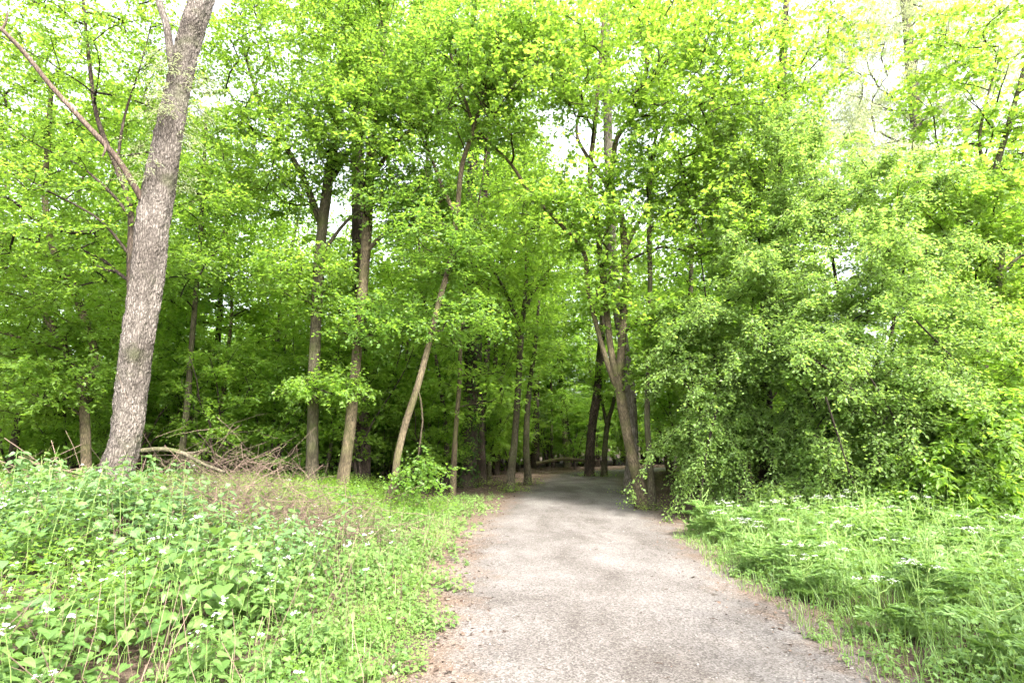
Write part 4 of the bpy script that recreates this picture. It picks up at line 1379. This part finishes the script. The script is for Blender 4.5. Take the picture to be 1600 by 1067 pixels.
CP = 'flowering cow parsley with flat white heads in the verge right of the path'
pars = [parsley_proto(150 + k, hh, CP) for k, hh in enumerate((.62, .75, .55, .68, .8))]
pr = np.random.default_rng(6)
spots = []
while len(spots) < 60:
    yy = pr.uniform(2.6, 10.6)
    xx = pr.uniform(2.2, 9.5)
    dd, ss = path_dist(np.array([xx]), np.array([yy]))
    if ss[0] < 0 or dd[0] < .55 or xx > yy * .95 + 1 or any((xx - a) ** 2 + (yy - b) ** 2 < .06 for a, b in spots):
        continue
    spots.append((xx, yy))
for k, (xx, yy) in enumerate(spots):
    p0 = pars[k % 5]
    z = float(h(xx, yy))
    rz, sc = float(pr.uniform(0, 6.28)), float(pr.uniform(.65, 1.0))
    if k < 5:
        p0.location = (xx, yy, z); p0.rotation_euler = (0, 0, rz); p0.scale = (sc,) * 3
    else:
        copy_thing(p0, (xx, yy, z), rz, sc)

CG = 'feathery green cow parsley not yet in flower in the right verge'
gre = [parsley_proto(190 + k, hh, CG, False, 'leafy cow parsley without flowers') for k, hh in enumerate((.5, .62, .7))]
k = 0
while k < 75:
    yy, xx = pr.uniform(2.6, 11.2), pr.uniform(2.2, 10)
    dd, ss = path_dist(np.array([xx]), np.array([yy]))
    if ss[0] < 0 or dd[0] < .4 or xx > yy * .95 + 1:
        continue
    z, rz, sc = float(h(xx, yy)), float(pr.uniform(0, 6.28)), float(pr.uniform(.7, 1.2))
    if k < 3:
        gre[k].location = (xx, yy, z); gre[k].rotation_euler = (0, 0, rz); gre[k].scale = (sc,) * 3
    else:
        copy_thing(gre[k % 3], (xx, yy, z), rz, sc)
    k += 1

# ------------------------------------------------------------------ leaf litter and twigs
r = np.random.default_rng(161)
mb = MB()
n = 60000
y = 3 + 34 * r.uniform(0, 1, n) ** 1.2
x = r.uniform(-1, 1, n) * (y * .9 + 1)
d_, s_ = path_dist(x, y)
far = sm(11, 14, y)
keep = (d_ > -.55) & ((r.uniform(0, 1, n) < np.where(d_ < .5, np.clip(.6 + d_ * .9, 0, 1) * np.where(s_ < 0, 1, .45), .0)) | (r.uniform(0, 1, n) < far * sm(-.2, .6, d_)))
x, y = x[keep], y[keep]
n = len(x)
p = np.stack([x, y, h(x, y) + .012 + r.uniform(0, .02, n)], -1)
a = r.uniform(0, 6.283, n)
put_leaves(mb, p, np.stack([np.cos(a), np.sin(a), r.normal(0, .2, n)], -1), UP + r.normal(0, .35, (n, 3)), r.uniform(.02, .055, n) * (1 + .5 * sm(12, 20, y)), r.uniform(0, 1, n), OVATE)
n = 11000
y = 3.4 + 18 * r.uniform(0, 1, n) ** 1.6
x = r.uniform(-2, 6, n)
d_, s_ = path_dist(x, y)
keep = (d_ < .2) & (r.uniform(0, 1, n) < .35 + .65 * np.exp(np.minimum(d_, 0) * 2.2))
x, y = x[keep], y[keep]
n = len(x)
uu = np.clip(1 - (d_[keep] / -1.7) , 0, 1)
p = np.stack([x, y, h(x, y) + .012 + .035 * (1 - uu ** 2)], -1)
a = r.uniform(0, 6.283, n)
put_leaves(mb, p, np.stack([np.cos(a), np.sin(a), r.normal(0, .1, n)], -1), UP + r.normal(0, .25, (n, 3)), r.uniform(.008, .03, n), r.uniform(0, 1, n), NARROW)
stuff(mb.build('leaf_litter', M_LITTER))
# loose stones on the path
n = 26000
y = 3.3 + 9.5 * r.uniform(0, 1, n) ** 1.5
x = r.uniform(-1.6, 5, n)
d_, s_ = path_dist(x, y)
keep = (d_ < .12) & (r.uniform(0, 1, n) < .3 + .7 * np.exp(-((d_ + .25) / .3) ** 2))
x, y, d_ = x[keep], y[keep], d_[keep]
n = len(x)
sr = r.uniform(.0025, .0075, n) * np.where(r.uniform(0, 1, n) < .04, 2.0, 1.0)
c3 = np.stack([x, y, h(x, y) + .006 + .035 * (1 - np.clip(1 + d_ / 1.72, 0, 1) ** 2) + sr * .35], -1)
oc = np.array([(1, 0, 0), (0, 1, 0), (-1, 0, 0), (0, -1, 0), (0, 0, .7), (0, 0, -.7)], float)
of_ = np.array([(0, 1, 4), (1, 2, 4), (2, 3, 4), (3, 0, 4), (1, 0, 5), (2, 1, 5), (3, 2, 5), (0, 3, 5)])
vv = oc[None] * r.uniform(.6, 1.3, (n, 6, 1))
an = r.uniform(0, 6.283, (n, 1))
vv = rotz(vv, an) * sr[:, None, None] + c3[:, None]
st = MB().add(vv, f3=(np.arange(n)[:, None, None] * 6 + of_[None]).reshape(-1, 3), tint=np.repeat(r.uniform(0, 1, n), 6))
stuff(st.build('gravel', M_STONE))

tl = 'small brown twig lying on the pale gravel of the path'


def twig(seed):
    r = np.random.default_rng(seed)
    root = thing('twig', tl, 'twig', (0, 0, 0), 'twigs lying on the gravel path')
    mb = MB()
    L = r.uniform(.06, .13)
    pts = np.array([[-L / 2, 0, .006], [-L / 6, r.normal(0, .012), .010], [L / 5, r.normal(0, .015), .008], [L / 2, r.normal(0, .02), .012]])
    tube(mb, pts, [.0028, .0024, .002, .001], 5, .1)
    tube(mb, [pts[1], pts[1] + [L * .2, L * .18, .006]], [.0025, .001], 4, .1)
    part(mb, 'wood', M_LITTER, root)
    return root


tw = [twig(170 + k) for k in range(4)]
pr = np.random.default_rng(9)
k = 0
while k < 46:
    yy = 3.9 + 9 * pr.uniform(0, 1) ** 1.5
    xx = pr.uniform(-1, 4.5)
    dd, _s = path_dist(np.array([xx]), np.array([yy]))
    if dd[0] > -.2:
        continue
    z = float(h(xx, yy)) + .006 + .035 * (1 - max(0, 1 + dd[0] / 1.75) ** 2)
    if k < 4:
        tw[k].location = (xx, yy, z); tw[k].rotation_euler = (0, 0, pr.uniform(0, 6.28))
    else:
        copy_thing(tw[k % 4], (xx, yy, z), float(pr.uniform(0, 6.28)), float(pr.uniform(.5, 1.2)))
    k += 1
